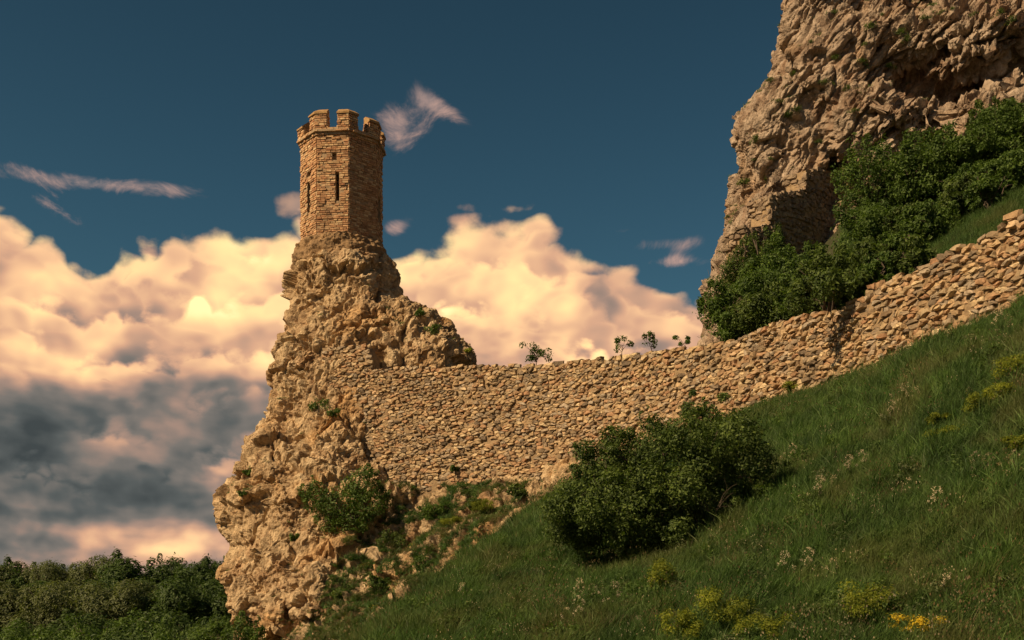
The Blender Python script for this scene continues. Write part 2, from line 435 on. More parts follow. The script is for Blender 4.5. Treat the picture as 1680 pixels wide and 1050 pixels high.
# ------------------------------------------------------------------ plan of the curtain wall (known first: the ground steps up behind it)
_wp = np.array([[520, 45.6], [590, 44.6], [740, 42.6], [900, 40], [1030, 36.6], [1150, 33], [1270, 29.6], [1400, 26], [1540, 23], [1680, 20.5], [1800, 18.7], [1950, 17], [2300, 14.2]])
_t = np.linspace(520, 2300, 500)
_cs = np.interp(_t, _wp[:, 0], _wp[:, 1])
for _ in range(60): _cs[1:-1] = 0.25 * _cs[:-2] + 0.5 * _cs[1:-1] + 0.25 * _cs[2:]      # rounds the bends
W_PX, W_D = _t, _cs
W_XY = np.stack([(W_PX - HX) / FPX * W_D, W_D], 1)
W_S = np.concatenate([[0], np.cumsum(np.linalg.norm(np.diff(W_XY, axis=0), axis=1))])
_tg = np.gradient(W_XY, axis=0); _tg /= np.linalg.norm(_tg, axis=1)[:, None]
W_N = np.stack([_tg[:, 1], -_tg[:, 0]], 1)                     # towards the viewer's side
TOP = np.array([(520, 566), (556, 566), (590, 562), (598, 574), (603, 604), (660, 601), (780, 597), (860, 597), (960, 588), (1060, 577), (1150, 566), (1205, 556),
                (1222, 549), (1245, 536), (1262, 529), (1300, 520), (1360, 510), (1384, 505), (1392, 494), (1418, 478), (1430, 463), (1500, 443), (1528, 427),
                (1546, 412), (1600, 393), (1624, 379), (1638, 359), (1660, 348), (1680, 344), (1760, 318), (1950, 250), (2300, 128)], float)
BOT = np.array([(520, 800), (590, 792), (640, 790), (720, 793), (800, 787), (860, 780), (900, 778), (1000, 752), (1100, 716), (1220, 677), (1300, 647), (1350, 634),
                (1420, 607), (1500, 572), (1560, 547), (1620, 522), (1680, 494), (1760, 455), (1950, 372), (2300, 248)], float)
W_ZT = (HY - np.interp(W_PX, TOP[:, 0], TOP[:, 1])) / FPX * W_D
W_ZB = (HY - np.interp(W_PX, BOT[:, 0], BOT[:, 1])) / FPX * W_D


def wall_side(x, y):
    """Signed distance to the wall line (positive on the viewer's side) and arc position."""
    x = np.asarray(x, float); sh = x.shape; q = np.stack([x.ravel(), np.asarray(y, float).ravel()], 1)
    ext = np.vstack([W_XY[0] + (W_XY[0] - W_XY[8]) / np.linalg.norm(W_XY[0] - W_XY[8]) * 30, W_XY[::9],
                     W_XY[-1] + (W_XY[-1] - W_XY[-9]) / np.linalg.norm(W_XY[-1] - W_XY[-9]) * 60])
    sd = np.empty(len(q)); best = np.full(len(q), 1e9)
    for i in range(len(ext) - 1):
        a, b = ext[i], ext[i + 1]; e = b - a
        t = np.clip(((q - a) @ e) / (e @ e), 0, 1); d = q - (a + t[:, None] * e); dd = np.linalg.norm(d, axis=1)
        s = np.sign(d @ np.array([e[1], -e[0]])); k = dd < best
        best = np.where(k, dd, best); sd = np.where(k, s * dd, sd)
    return sd.reshape(sh)


# ------------------------------------------------------------------ ground
_f = [P(px, py + 4, np.interp(px, W_PX, W_D) - 0.1) for px, py in BOT if px >= 900]
_f += [P(1680, 1050, 11), P(1450, 1050, 12), P(1220, 1050, 13), P(1020, 1050, 14), P(840, 1050, 15.3), P(700, 1050, 16.6), P(640, 1050, 17.4)]
_f += [P(880, 842, 31.5), P(845, 868, 29.5), P(800, 900, 27.3), P(740, 945, 24.6), P(680, 990, 22), P(640, 1022, 20)]
_f += [P(1500, 800, 16), P(1220, 840, 19.5), P(1000, 930, 20.5)]
_f += [(-0.9, 33.5, 0.9), (0.6, 36.5, 2.2), (-2.6, 30.5, -0.5), (-3.9, 27.5, -1.6), (-6, 35, -1.8), (-4, 22, -2.0), (0, 0, -1.65), (5, 3, -1.1), (-8, 8, -2.6), (-15, 20, -6.0), (-20, 40, -9.5),
       (-12, 35, -4.6), (-4, 40, 0.6), (0, 41, 3.4), (9, 4, 0.6), (13, 10, 4.3), (-25, 5, -8), (-4, 14, -1.9)]
zf = tps(_f)
_b = [(x, y, z - 0.45) for (x, y), z in zip((W_XY - 0.5 * W_N)[::30], W_ZT[::30])]
_b += [P(1600, 368, 29.5), P(1660, 330, 31.5), P(1560, 395, 29.5), P(1640, 205, 43), (14.5, 44, 16.5), (8.8, 46, 10.3), (3, 50, 7.2), (-2, 48, 8.0), (0, 60, 3), (-12, 58, -6), (-18, 52, -9.5), (-15, 47, -6.5), (-24, 60, -11), (-9, 56, -3),
       (26, 30, 15.5), (27, 45, 23), (12, 38, 12.2), (19, 20, 10.5), (20, 5, 8)]
zb = tps(_b)


def ground_z(x, y):
    x = np.asarray(x, float); y = np.asarray(y, float)
    sd = wall_side(x, y)
    z = zf(x, y) + (zb(x, y) - zf(x, y)) * sstep(-sd, 0.15, 0.6)
    q = np.stack([x.ravel(), y.ravel(), np.zeros(x.size)], 1)
    z = z + (fbm(q / 2.4, 3, 5) * 0.18 + fbm(q / 0.9, 2, 6) * 0.07).reshape(x.shape) * sstep(np.abs(sd), 0.2, 2.0)
    far = np.maximum.reduce([sstep(-x, 14, 30), sstep(x, 34, 70), sstep(y, 56, 80), sstep(-y, 12, 40)])
    return z * (1 - far) + far * (-9.0 + 4.6 * sstep(y, 85, 165) + (fbm(q / 40, 3, 9) * 0.8).reshape(x.shape))


def build_ground():
    def axis(lo, hi, step, ext):
        a = np.arange(lo, hi + 1e-6, step); g = step * 1.28 ** np.arange(1, 60); g = np.cumsum(g); g = g[g < ext]
        return np.concatenate([lo - g[::-1], a, hi + g])
    xs = axis(-16, 22, 0.3, 6000); ys = axis(2, 54, 0.3, 6000)
    X, Y = np.meshgrid(xs, ys, indexing='ij'); Z = ground_z(X, Y)
    n, m_ = X.shape; i = np.arange(n * m_).reshape(n, m_)
    f = np.stack([i[:-1, :-1], i[1:, :-1], i[1:, 1:], i[:-1, 1:]], -1).reshape(-1, 4)
    o = mesh('ground', np.stack([X, Y, Z], -1).reshape(-1, 3), f, M['soil'], True)
    tag(o, 'steep meadow hillside and flat land running to the horizon', kind='structure')


# ------------------------------------------------------------------ rock masses: lofted bodies, welded by voxels, then broken up into blocks
def loft(rows, sides=48, power=2.4):
    """rows: (z, x_left, x_right, y_front, y_back) -> closed body."""
    V, F = [], []
    for z, xl, xr, yf, yb in rows:
        for k in range(sides):
            th = 2 * PI * k / sides; c, s = math.cos(th), math.sin(th)
            c = math.copysign(abs(c) ** (2 / power), c); s = math.copysign(abs(s) ** (2 / power), s)
            V.append(((xl + xr) / 2 + c * (xr - xl) / 2, (yf + yb) / 2 + s * (yb - yf) / 2, z))
    n = len(rows)
    for i in range(n - 1):
        for k in range(sides):
            F.append([i * sides + k, i * sides + (k + 1) % sides, (i + 1) * sides + (k + 1) % sides, (i + 1) * sides + k])
    F.append(list(range(sides))[::-1]); F.append([(n - 1) * sides + k for k in range(sides)])
    if rows[0][0] > rows[-1][0]: F = [q[::-1] for q in F]
    return V, F


def block_field(x0, x1, y0, y1, step, zfun, zbot):
    xs = np.arange(x0, x1 + 1e-6, step); ys = np.arange(y0, y1 + 1e-6, step)
    X, Y = np.meshgrid(xs, ys, indexing='ij'); Z = np.maximum(zfun(X, Y), zbot + 0.3); n, m_ = X.shape
    i = np.arange(n * m_).reshape(n, m_); o = n * m_
    V = np.vstack([np.stack([X, Y, Z], -1).reshape(-1, 3), np.stack([X, Y, np.full_like(Z, zbot)], -1).reshape(-1, 3)])
    F = [list(q) for q in np.stack([i[:-1, :-1], i[1:, :-1], i[1:, 1:], i[:-1, 1:]], -1).reshape(-1, 4)]
    F += [list(q) for q in np.stack([i[:-1, :-1], i[:-1, 1:], i[1:, 1:], i[1:, :-1]], -1).reshape(-1, 4) + o]
    ring = list(i[:, 0]) + list(i[-1, 1:]) + list(i[-2::-1, -1]) + list(i[0, -2:0:-1])
    for a, b in zip(ring, ring[1:] + ring[:1]): F.append([a, a + o, b + o, b])
    return V, F


def voxel(name, bodies, size, keep=None):
    s = Soup()
    for v, f in bodies: s.add(v, f)
    o = s.build(name, None)
    md = o.modifiers.new('weld', 'REMESH'); md.mode = 'VOXEL'; md.voxel_size = size; md.use_smooth_shade = True
    dg = bpy.context.evaluated_depsgraph_get(); dg.update()
    me = bpy.data.meshes.new_from_object(o.evaluated_get(dg))
    old = o.data; o.modifiers.clear(); o.data = me; bpy.data.meshes.remove(old)
    if keep:                                       # the buried and averted sides are not needed
        p = coords(o); k = keep(p[:, 0], p[:, 1], p[:, 2])
        nq = len(me.polygons); idx = np.empty(len(me.loops), np.int32); me.loops.foreach_get('vertex_index', idx)
        q = idx.reshape(nq, 4); q = q[k[q].all(1)]; used = np.unique(q); mp = np.zeros(len(p), np.int64); mp[used] = np.arange(len(used))
        o2 = mesh(name, p[used], mp[q], None, True)
        bpy.data.objects.remove(o); bpy.data.meshes.remove(me); o = o2
    return o


def coords(o, what='co'):
    me = o.data; a = np.empty(len(me.vertices) * 3, np.float32)
    if what == 'co': me.vertices.foreach_get('co', a)
    else: me.vertex_normals.foreach_get('vector', a)
    return a.reshape(-1, 3).astype(float)


def setco(o, c):
    o.data.vertices.foreach_set('co', c.astype(np.float32).ravel()); o.data.update()


def rowsD(lst):
    """(py, px_left, px_right, D, y_front, y_back) -> loft rows"""
    return [((HY - py) / FPX * D, (l - HX) / FPX * D, (r - HX) / FPX * D, yf, yb) for py, l, r, D, yf, yb in lst][::-1]


def build_crag():
    main = loft(rowsD([(432, 499, 640, 50, 47.9, 52.2), (446, 488, 651, 50, 47.4, 52.6), (466, 482, 656, 50, 47.2, 52.8), (500, 478, 664, 50, 47.0, 53.2), (525, 480, 676, 50, 46.8, 53.4),
                       (560, 472, 690, 50, 46.4, 53.6), (610, 454, 705, 50, 45.9, 54), (650, 446, 715, 49.7, 45.5, 54), (690, 438, 722, 49.4, 45.0, 54), (725, 424, 730, 49, 44.4, 54),
                       (755, 410, 735, 48.7, 43.9, 54), (790, 400, 740, 48.5, 43.3, 54), (820, 392, 745, 48.3, 42.8, 54), (850, 394, 750, 48.2, 42.5, 54), (885, 396, 755, 48, 42.0, 54),
                       (925, 390, 760, 48, 41.5, 54), (955, 384, 765, 48, 41.2, 54), (985, 392, 765, 48, 40.8, 54), (1015, 404, 765, 48, 40.4, 54), (1060, 415, 770, 48, 39.8, 54), (1220, 425, 780, 48, 38.5, 54)]), 64, 2.3)
    sh = loft(rowsD([(506, 630, 676, 49.5, 48.4, 50.6), (518, 622, 702, 49, 47.2, 51), (532, 616, 722, 48.6, 46.6, 51), (548, 612, 740, 48.2, 46.2, 51), (566, 608, 762, 47.8, 45.7, 51), (584, 606, 777, 47.4, 45.3, 51),
                     (610, 604, 782, 47, 45.2, 51), (760, 600, 785, 47, 45.2, 51)]), 40, 2.3)
    ap = tps([P(560, 800, 44.2), P(640, 800, 43.1), P(720, 800, 42.0), P(800, 796, 40.9), P(880, 788, 39.6), P(940, 780, 38.3),
              P(640, 860, 42.2), P(640, 905, 40.5), P(620, 960, 38.3), P(600, 1010, 36), P(580, 1050, 34), P(720, 850, 40.7), P(700, 900, 38.5), P(690, 945, 36.2), P(660, 990, 34.2),
              P(800, 840, 38.7), P(780, 880, 36.6), P(760, 915, 35), P(870, 820, 36.8), P(860, 838, 35.5), P(930, 800, 36.3),
              P(500, 900, 42), P(500, 1000, 39), P(480, 1040, 39), (-10, 38, -3.4), P(700, 780, 46), P(900, 765, 43), P(600, 780, 48), (-3, 29, -2.6), (-6, 29, -3.2), (-9, 33, -3.0), (3, 33.5, 2.2), (4.5, 36, 3.6), (0, 31.5, -0.2), (-12, 38, -2.6)])
    apron = block_field(-9.6, 5, 29, 47, 0.3, ap, -6.0)
    boul = loft([(P(0, 1035, 40)[2], P(432, 0, 40)[0], P(490, 0, 40)[0], 38.6, 41), (P(0, 1010, 40)[2], P(440, 0, 40)[0], P(488, 0, 40)[0], 38.8, 41), (P(0, 992, 40)[2], P(455, 0, 40)[0], P(478, 0, 40)[0], 39.2, 40.6)], 24, 2.5)
    slab = loft([(-0.5, -8.4, -5.2, 37.6, 42), (1.2, -8.2, -5.0, 38.4, 42), (1.9, -7.4, -5.3, 39, 42)], 24, 2.6)      # ledge above the gully
    def gz(x, y, z):
        k = (z > -3.6) & (y < 51.8) & ((y < 47.2) | (z > 3) | (x < -10)); i = np.flatnonzero(k & (z < 6)); k[i] = z[i] > zf(x[i], y[i]) - 1.2
        return k
    o = voxel('rock_crag', [main, sh, apron, boul, slab], 0.064, gz)
    p = coords(o); n = coords(o, 'n')
    low = fbm(p / 3.4, 3, 1) - 0.45 * fbm(p / 1.9, 2, 4, 0.5, True); top = sstep(p[:, 2], 15.4, 16.4)
    ctr = sstep(p[:, 2], 6.0, 9.5)
    gul = np.abs(perlin(np.stack([p[:, 0] + 0.55 * p[:, 2], p[:, 1], 0.35 * p[:, 2] - 0.2 * p[:, 0]], 1) / 2.6, 3)) * 2     # gullies running down to the left
    p = p + n * ((low * 0.7 + 0.55 * (np.minimum(gul, 0.7) - 0.4) * (1 - ctr)) * (1 - 0.7 * top) * (1 - 0.3 * ctr))[:, None]
    setco(o, p); n = coords(o, 'n')
    wq = np.stack([fbm(p / 0.9, 3, 21), fbm(p / 0.9, 3, 22), fbm(p / 0.9, 3, 23)], 1)
    lean = p @ np.array([[1, 0, 0.45], [0, 1, 0.1], [-0.4, 0, 1.0]])          # beds dip a little
    f1, f2, h1 = cells(lean / np.array([2.3, 2.3, 1.5]) + wq * 0.45, 31)
    g1, g2, h2 = cells(lean / np.array([0.85, 0.85, 0.5]) + wq * 0.5, 32)
    ridge = -fbm(p / np.array([1.0, 1.0, 0.8]) + wq * 0.2, 4, 41, 0.52, True)           # sharp crests, rounded hollows
    ridge2 = -fbm(lean / 0.34, 3, 46, 0.55, True)
    pit = np.maximum(0, fbm(p / np.array([1.5, 1.5, 0.9]), 3, 44) - 0.24)
    h1 = h1 * sstep(f2 - f1, 0.0, 0.16)
    am = 0.35 + 1.0 * sstep(fbm(p / 2.2, 2, 47), -0.25, 0.35)                             # calmer and wilder parts
    d = 0.62 * h1 + 0.08 * h2 + (0.12 * ridge + 0.075 * ridge2) * am - 0.9 * pit * (0.4 + 0.7 * ctr) * am
    d -= 0.14 * np.exp(-((f2 - f1) / 0.06) ** 2) + 0.04 * np.exp(-((g2 - g1) / 0.08) ** 2)
    for k_, sc_, am_ in ((103, (1.5, 1.5, 4.5), 0.22), (104, (0.6, 0.6, 2.2), 0.055)): d -= am_ * np.exp(-(perlin(lean / np.array(sc_) + wq * 0.15, k_) / 0.06) ** 2)   # steep joints
    d += 0.085 * fbm(p / 0.19, 2, 51)
    p = p + n * (d * (1 - 0.55 * top))[:, None]
    setco(o, p); o.data.polygons.foreach_set('use_smooth', np.zeros(len(o.data.polygons), bool)); o.data.materials.clear(); o.data.materials.append(M['crag'])
    tag(o, 'weathered ochre limestone crag carrying the brick tower', kind='structure')
    return o


def build_cliff():
    L = [(620, 1136), (560, 1144), (520, 1151), (480, 1152), (450, 1158), (420, 1170), (380, 1180), (340, 1184), (300, 1186), (260, 1191), (220, 1193), (190, 1194), (160, 1208), (130, 1234),
         (110, 1246), (70, 1257), (40, 1264), (10, 1282), (-30, 1300), (-90, 1340), (-180, 1420)]
    rows = []
    for py, l in L:
        D = 50; z = (HY - py) / FPX * D; xl = (l - HX) / FPX * D + 0.35; back = (z - 12) * 0.16
        rows.append((z, xl, xl + 36, 42.6 + back, 64))
    main = loft(rows[::-1], 72, 2.15)
    bodies = [main]
    # overhanging brow and the boulders under it, upper right
    def lump(px, py, D, rx, ry, rz, rows=7):
        c = P(px, py, D); R = []
        for i in range(rows):
            t = -1 + 2 * (i + 0.5) / rows; s = math.sqrt(1 - t * t)
            R.append((c[2] + t * rz, c[0] - rx * s, c[0] + rx * s, c[1] - ry * s, c[1] + ry * s))
        bodies.append(loft(R, 24, 2.3))
    for a in ((1570, 62, 45.6, 3.2, 1.8, 1.5), (1650, 60, 44.6, 2.6, 1.8, 1.6), (1600, 120, 45.2, 2.2, 1.6, 0.9), (1480, 60, 46.4, 2.4, 1.5, 2.2), (1500, 200, 44.9, 1.7, 1.3, 0.9),
              (1590, 190, 44.2, 1.5, 1.4, 0.9), (1420, 205, 45.8, 1.8, 1.3, 1.8), (1668, 165, 43.9, 0.9, 1.2, 1.0), (1640, 215, 43.2, 1.8, 1.6, 0.6), (1380, 120, 46.6, 2.2, 1.4, 3.0),
              (1300, 230, 47, 1.9, 1.4, 3.0), (1262, 400, 46.6, 1.4, 1.3, 2.6), (1340, 40, 47.4, 2.0, 1.2, 2.6)): lump(*a)
    # buttress of rock whose flank the ruined masonry is built against
    bz = [(620, 1172, 1214), (470, 1184, 1216), (372, 1206, 1224), (366, 1214, 1262), (318, 1226, 1265), (312, 1236, 1318), (282, 1250, 1322), (268, 1262, 1318), (252, 1272, 1306)]
    bodies.append(loft([((HY - py) / FPX * 44, (l - HX) / FPX * 44 + 0.2, (r - HX) / FPX * 44 - 0.2, 43.3 + (620 - py) * 0.004 + (r - 1214) * 0.014, 49) for py, l, r in bz], 40, 3.0))
    def kz(x, y, z):
        k = (y < 52.5) & (x < 28.5) & (z < 31.2) & (z > 9); i = np.flatnonzero(k & (z < 24)); k[i] = z[i] > zb(x[i], y[i]) - 1.0
        return k
    o = voxel('cliff', bodies, 0.066, kz)
    p = coords(o); n = coords(o, 'n')
    keep = (p[:, 1] < 56)
    low = fbm(p / 3.6, 3, 61)
    p = p + n * (low * 0.8)[:, None]; setco(o, p); n = coords(o, 'n')
    # strata climbing to the right
    a = math.radians(52); ax = np.array([[math.cos(a), 0, math.sin(a)], [0, 1, 0], [-math.sin(a), 0, math.cos(a)]])
    q = p @ ax.T
    wq = np.stack([fbm(p / 1.1, 2, 71), fbm(p / 1.1, 2, 72), fbm(p / 1.1, 2, 73)], 1)
    f1, f2, h1 = cells(q / np.array([3.4, 2.0, 1.5]) + wq * 0.3, 81)
    g1, g2, h2 = cells(q / np.array([1.25, 0.8, 0.55]) + wq * 0.3, 82)
    k1, k2, h3 = cells(q / np.array([0.5, 0.36, 0.24]) + wq * 0.3, 83)
    h1 = h1 * sstep(f2 - f1, 0.0, 0.14)
    d = 0.62 * h1 + 0.26 * h2 + 0.12 * h3 - 0.20 * fbm(q / np.array([1.3, 0.9, 0.6]), 4, 91, 0.55, True) + 0.08 * fbm(q / np.array([0.34, 0.24, 0.16]), 2, 95)
    d -= 0.26 * np.exp(-((f2 - f1) / 0.06) ** 2) + 0.08 * np.exp(-((g2 - g1) / 0.08) ** 2)
    for k_, sc_, am_ in ((101, (5.0, 1.8, 1.1), 0.34), (102, (2.4, 1.0, 0.5), 0.16)): d -= am_ * np.exp(-(perlin(q / np.array(sc_) + wq * 0.12, k_) / 0.05) ** 2)       # long open joints
    rough = 0.55 + 0.75 * sstep(p[:, 0], 13.5, 18)
    p = p + n * (d * rough * keep)[:, None]
    setco(o, p); o.data.polygons.foreach_set('use_smooth', np.zeros(len(o.data.polygons), bool)); o.data.materials.clear(); o.data.materials.append(M['cliff'])
    tag(o, 'towering pinkish grey limestone cliff above the trees', kind='structure')
    return o


# ------------------------------------------------------------------ brick tower
TX, TY, TR = (561 - HX) / FPX * 50.0, 50.0, 2.0
TZ0, TZ1 = (HY - 386) / FPX * 48.1, (HY - 219) / FPX * 48.1
rng = np.random.default_rng(7)


def oct_vert(k, R):
    th = math.radians(18 + 45 * k)
    return np.array([TX + R * math.sin(th), TY - R * math.cos(th)])


def brick_panel(org, u, n, w, h, holes, course=0.102, length=0.275, proud=(0.010, 0.062), taper=None, seed=0):
    """Bricks laid on a rectangle: returns list of 8-corner arrays."""
    r = np.random.default_rng(seed); out = []; up = np.array([0, 0, 1.0]); k = 0; z = 0.0
    while z < h - 0.03:
        ch = min(course * r.uniform(0.9, 1.1), h - z); jt = 0.018
        x = -r.uniform(0, 0.5) * length if k % 2 else -r.uniform(0, 0.12) * length
        while x < w - 0.01:
            L = length * r.uniform(0.62, 1.18); a, b = max(x, 0.0), min(x + L - 0.016, w)
            if w - b < 0.07: b = w
            x = b + 0.016
            segs = [(a, b)]
            for (u0, u1, z0, z1) in holes:
                if z + ch > z0 + 0.02 and z < z1 - 0.02:
                    ns = []
                    for s0, s1 in segs:
                        if s1 <= u0 or s0 >= u1: ns.append((s0, s1)); continue
                        if u0 - s0 > 0.04: ns.append((s0, u0))
                        if s1 - u1 > 0.04: ns.append((u1, s1))
                    segs = ns
            for s0, s1 in segs:
                if s1 - s0 < 0.05: continue
                if r.random() < 0.028: continue                       # lost brick
                pr = r.uniform(*proud); j = lambda s=0.010: r.uniform(-s, s)
                if r.random() < 0.07: pr = 0.004
                tl = j(0.010)
                c = []
                for dd, sh in ((-0.05, 0.0), (pr, 0.006)):
                    for uu, zz in ((s0 + sh, z + sh), (s1 - sh, z + sh), (s1 - sh, z + ch - jt - sh), (s0 + sh, z + ch - jt - sh)):
                        e = 0.0 if (uu < 0.03 or uu > w - 0.03) else j()
                        c.append(org + u * (uu + e) + up * (zz + j(0.004) + tl * (uu - s0)) + n * (dd + (j(0.010) if dd > 0 else 0)))
                out.append(np.array(c))
        z += ch; k += 1
    return out


BF = [[3, 2, 1, 0], [4, 5, 6, 7], [0, 1, 5, 4], [1, 2, 6, 5], [2, 3, 7, 6], [3, 0, 4, 7]]


def build_tower():
    T = empty('brick_tower', (TX, TY, TZ0))
    tag(T, 'octagonal red brick lookout tower with battlements standing on the rock pinnacle', 'tower')
    inv = Matrix.Translation((-TX, -TY, -TZ0))
    def under(o, par=None):
        o.parent = par or T
        if par is None: o.matrix_parent_inverse = inv
        return o
    core = Soup(); H = TZ1 - TZ0
    zz = lambda py: (HY - py) / FPX * 48.3 - TZ0
    bricks = {}
    for k in range(8):
        a, b = oct_vert(k, TR - 0.05), oct_vert(k + 1, TR - 0.05)
        A = np.array([*a, TZ0]); e = np.array([*(b - a), 0.0]); w = np.linalg.norm(e); u = e / w; n = np.array([u[1], -u[0], 0.0])
        if n @ (A - np.array([TX, TY, TZ0])) < 0: n = -n
        ho = []
        if k == 7:      # face to the viewer
            ho = [(0.88, 1.06, zz(331), zz(283)), (0.72, 0.94, zz(264), zz(252)), (1.40, 1.53, zz(313), zz(305))]
        elif k == 6:    # face towards the sun
            ho = [(0.62, 0.90, zz(342), zz(292)), (0.60, 0.92, zz(282), zz(273))]
        elif k == 1:    # right flank
            ho = [(0.35, 1.05, zz(345), zz(303))]
        elif k in (3, 5): ho = [(0.66, 0.84, zz(335), zz(285))]
        us = sorted({0.0, w, *[q for h in ho for q in h[:2]]}); zs = sorted({0.0, H, *[q for h in ho for q in h[2:]]})
        for i in range(len(us) - 1):
            for j in range(len(zs) - 1):
                cu, cz = (us[i] + us[i + 1]) / 2, (zs[j] + zs[j + 1]) / 2
                if any(h[0] < cu < h[1] and h[2] < cz < h[3] for h in ho): continue
                core.add([A + u * x + np.array([0, 0, z]) for x, z in ((us[i], zs[j]), (us[i + 1], zs[j]), (us[i + 1], zs[j + 1]), (us[i], zs[j + 1]))], [[0, 1, 2, 3]])
        for q, (u0, u1, z0, z1) in enumerate(ho):
            dp = 0.55 if (z1 - z0) > 0.6 else 0.22
            fl = 0.10 if k != 1 else -0.25
            ring = [(u0, z0), (u1, z0), (u1, z1), (u0, z1)]; cu = (u0 + u1) / 2
            inn = [((x - cu) * (1 + fl) + cu, z) for x, z in ring]
            V = [A + u * x + np.array([0, 0, z]) for x, z in ring] + [A + u * x - n * dp + np.array([0, 0, z]) for x, z in inn]
            s = Soup(); s.add(V, [[0, 1, 5, 4], [1, 2, 6, 5], [2, 3, 7, 6], [3, 0, 4, 7]] + ([[4, 5, 6, 7]] if dp < 0.5 else []))
            nm = 'putlog_hole' if dp < 0.5 else ('window_opening' if k == 1 else 'arrow_slit')
            under(s.build(nm, M['brickmortar']))
        bricks[k] = brick_panel(A, u, n, w, H, ho, seed=100 + k)
    # closed inside: floor slab under the parapet walk
    core.add([np.array([*oct_vert(k, TR - 0.06), TZ1 + 0.1]) for k in range(8)], [list(range(8))])
    under(core.build('wall_core', M['brickmortar']))
    # the bricks that show largest are single pieces
    singles = []
    pool = [(k, i) for k in (7, 0) for i in range(len(bricks[k]))]
    size = lambda q: np.linalg.norm(bricks[q[0]][q[1]][5] - bricks[q[0]][q[1]][4])
    pool.sort(key=size, reverse=True); single = set(pool[:300])
    rest = Soup()
    for k in bricks:
        for i, c in enumerate(bricks[k]):
            if (k, i) in single:
                under(mesh('brick', c, BF, M['brick']))
            else: rest.add(c, BF)
    tag(under(rest.build('brickwork', M['brick'])), kind='stuff')
    # cornice: a projecting course of bricks on edge over a plain band
    s = Soup(); bk = Soup()
    zc = TZ1
    for k in range(8):
        for (Ro, Ri, z0, z1) in ((TR + 0.03, TR - 0.3, zc - 0.02, zc + 0.10), (TR + 0.14, TR - 0.3, zc + 0.10, zc + 0.20)):
            a, b, c_, d_ = oct_vert(k, Ro), oct_vert(k + 1, Ro), oct_vert(k + 1, Ri), oct_vert(k, Ri)
            bk.add([[*a, z0], [*b, z0], [*c_, z0], [*d_, z0], [*a, z1], [*b, z1], [*c_, z1], [*d_, z1]], BOXF)
        for Ro, z0, hh, L in ((TR + 0.045, zc - 0.03, 0.115, 0.15), (TR + 0.155, zc + 0.098, 0.10, 0.26)):
            a, b = oct_vert(k, Ro), oct_vert(k + 1, Ro); A = np.array([*a, z0]); e = np.array([*(b - a), 0.0]); w = np.linalg.norm(e); u = e / w
            n = np.array([u[1], -u[0], 0.0]); n = n if n @ (A - np.array([TX, TY, z0])) > 0 else -n
            for c in brick_panel(A - n * 0.03, u, n, w, hh, [], hh, L, (0.0, 0.06), seed=300 + k + int(z0 * 10)): s.add(c, BF)
    under(bk.build('cornice', M['brickmortar']))
    tag(under(s.build('cornice_bricks', M['brick'])), kind='stuff')
    # parapet and merlons over the corners
    PR = TR + 0.06; zp = zc + 0.20; sill = zp + 0.10; mh = 0.62; thick = 0.42
    par = Soup(); pb = Soup()
    for k in range(8):
        a, b, c_, d_ = oct_vert(k, PR), oct_vert(k + 1, PR), oct_vert(k + 1, PR - thick), oct_vert(k, PR - thick)
        par.add([[*a, zp], [*b, zp], [*c_, zp], [*d_, zp], [*a, sill], [*b, sill], [*c_, sill + 0.05], [*d_, sill + 0.05]], BOXF)
        A = np.array([*a, zp]); e = np.array([*(b - a), 0.0]); w = np.linalg.norm(e); u = e / w; n = np.array([u[1], -u[0], 0.0])
        if n @ (A - np.array([TX, TY, zp])) < 0: n = -n
        for c in brick_panel(A, u, n, w, sill - zp, [], seed=400 + k): pb.add(c, BF)
    under(par.build('parapet', M['cap']))
    tag(under(pb.build('parapet_bricks', M['brick'])), kind='stuff')
    for k in range(8):
        v = oct_vert(k, PR); vi = oct_vert(k, PR - thick)
        va, vb = oct_vert(k - 1, PR), oct_vert(k + 1, PR); via, vib = oct_vert(k - 1, PR - thick), oct_vert(k + 1, PR - thick)
        la, lb = (0.30, 0.34) if k % 2 else (0.33, 0.30)
        mh_k = mh * (1.0, 0.92, 0.9, 1.0, 0.95, 0.9, 0.62, 1.02)[k]
        A, B = v + (va - v) * la, v + (vb - v) * lb; Ai, Bi = vi + (via - vi) * (la - 0.02), vi + (vib - vi) * (lb - 0.02)
        ring = [A, v, B, Bi, vi, Ai]; z0, z1 = sill - 0.02, sill + mh_k
        V = [[*q, z0] for q in ring] + [[*q, z1] for q in ring]
        m = Soup(); m.add(V, [[i, (i + 1) % 6, 6 + (i + 1) % 6, 6 + i] for i in range(6)] + [[6, 7, 10, 11], [7, 8, 9, 10]])
        mo = under(m.build('merlon', M['brickmortar']))
        bs = Soup()
        for q0, q1 in ((A, v), (v, B), (B, Bi), (Ai, A)):
            e = np.array([*(q1 - q0), 0.0]); w = np.linalg.norm(e); u = e / w; n = np.array([u[1], -u[0], 0.0]); mid = (np.array([*((q0 + q1) / 2)])); cen = sum(ring) / 6
            if n[:2] @ (mid - cen) < 0: n = -n
            for c in brick_panel(np.array([*q0, sill]), u, n, w, mh_k, [], length=0.24, seed=500 + k * 7 + int(w * 100)): bs.add(c, BF)
        tag(under(bs.build('merlon_bricks', M['brick']), mo), kind='stuff')
        bs_o = mo.children[0]; bs_o.matrix_parent_inverse = Matrix.Identity(4)
        # cap: overhanging eave that slopes up to the inside
        cen = np.array([TX, TY]); out = lambda q, s: q + (q - cen) / np.linalg.norm(q - cen) * s
        Ax, vx, Bx = out(v + (va - v) * (la + 0.03), 0.09), out(v, 0.09), out(v + (vb - v) * (lb + 0.03), 0.09)
        e0, e1 = z1 - 0.02, z1 + 0.07; ri = z1 + 0.32
        Ar, vr, Br = Ai + (A - Ai) * 0.35, vi + (v - vi) * 0.35, Bi + (B - Bi) * 0.35
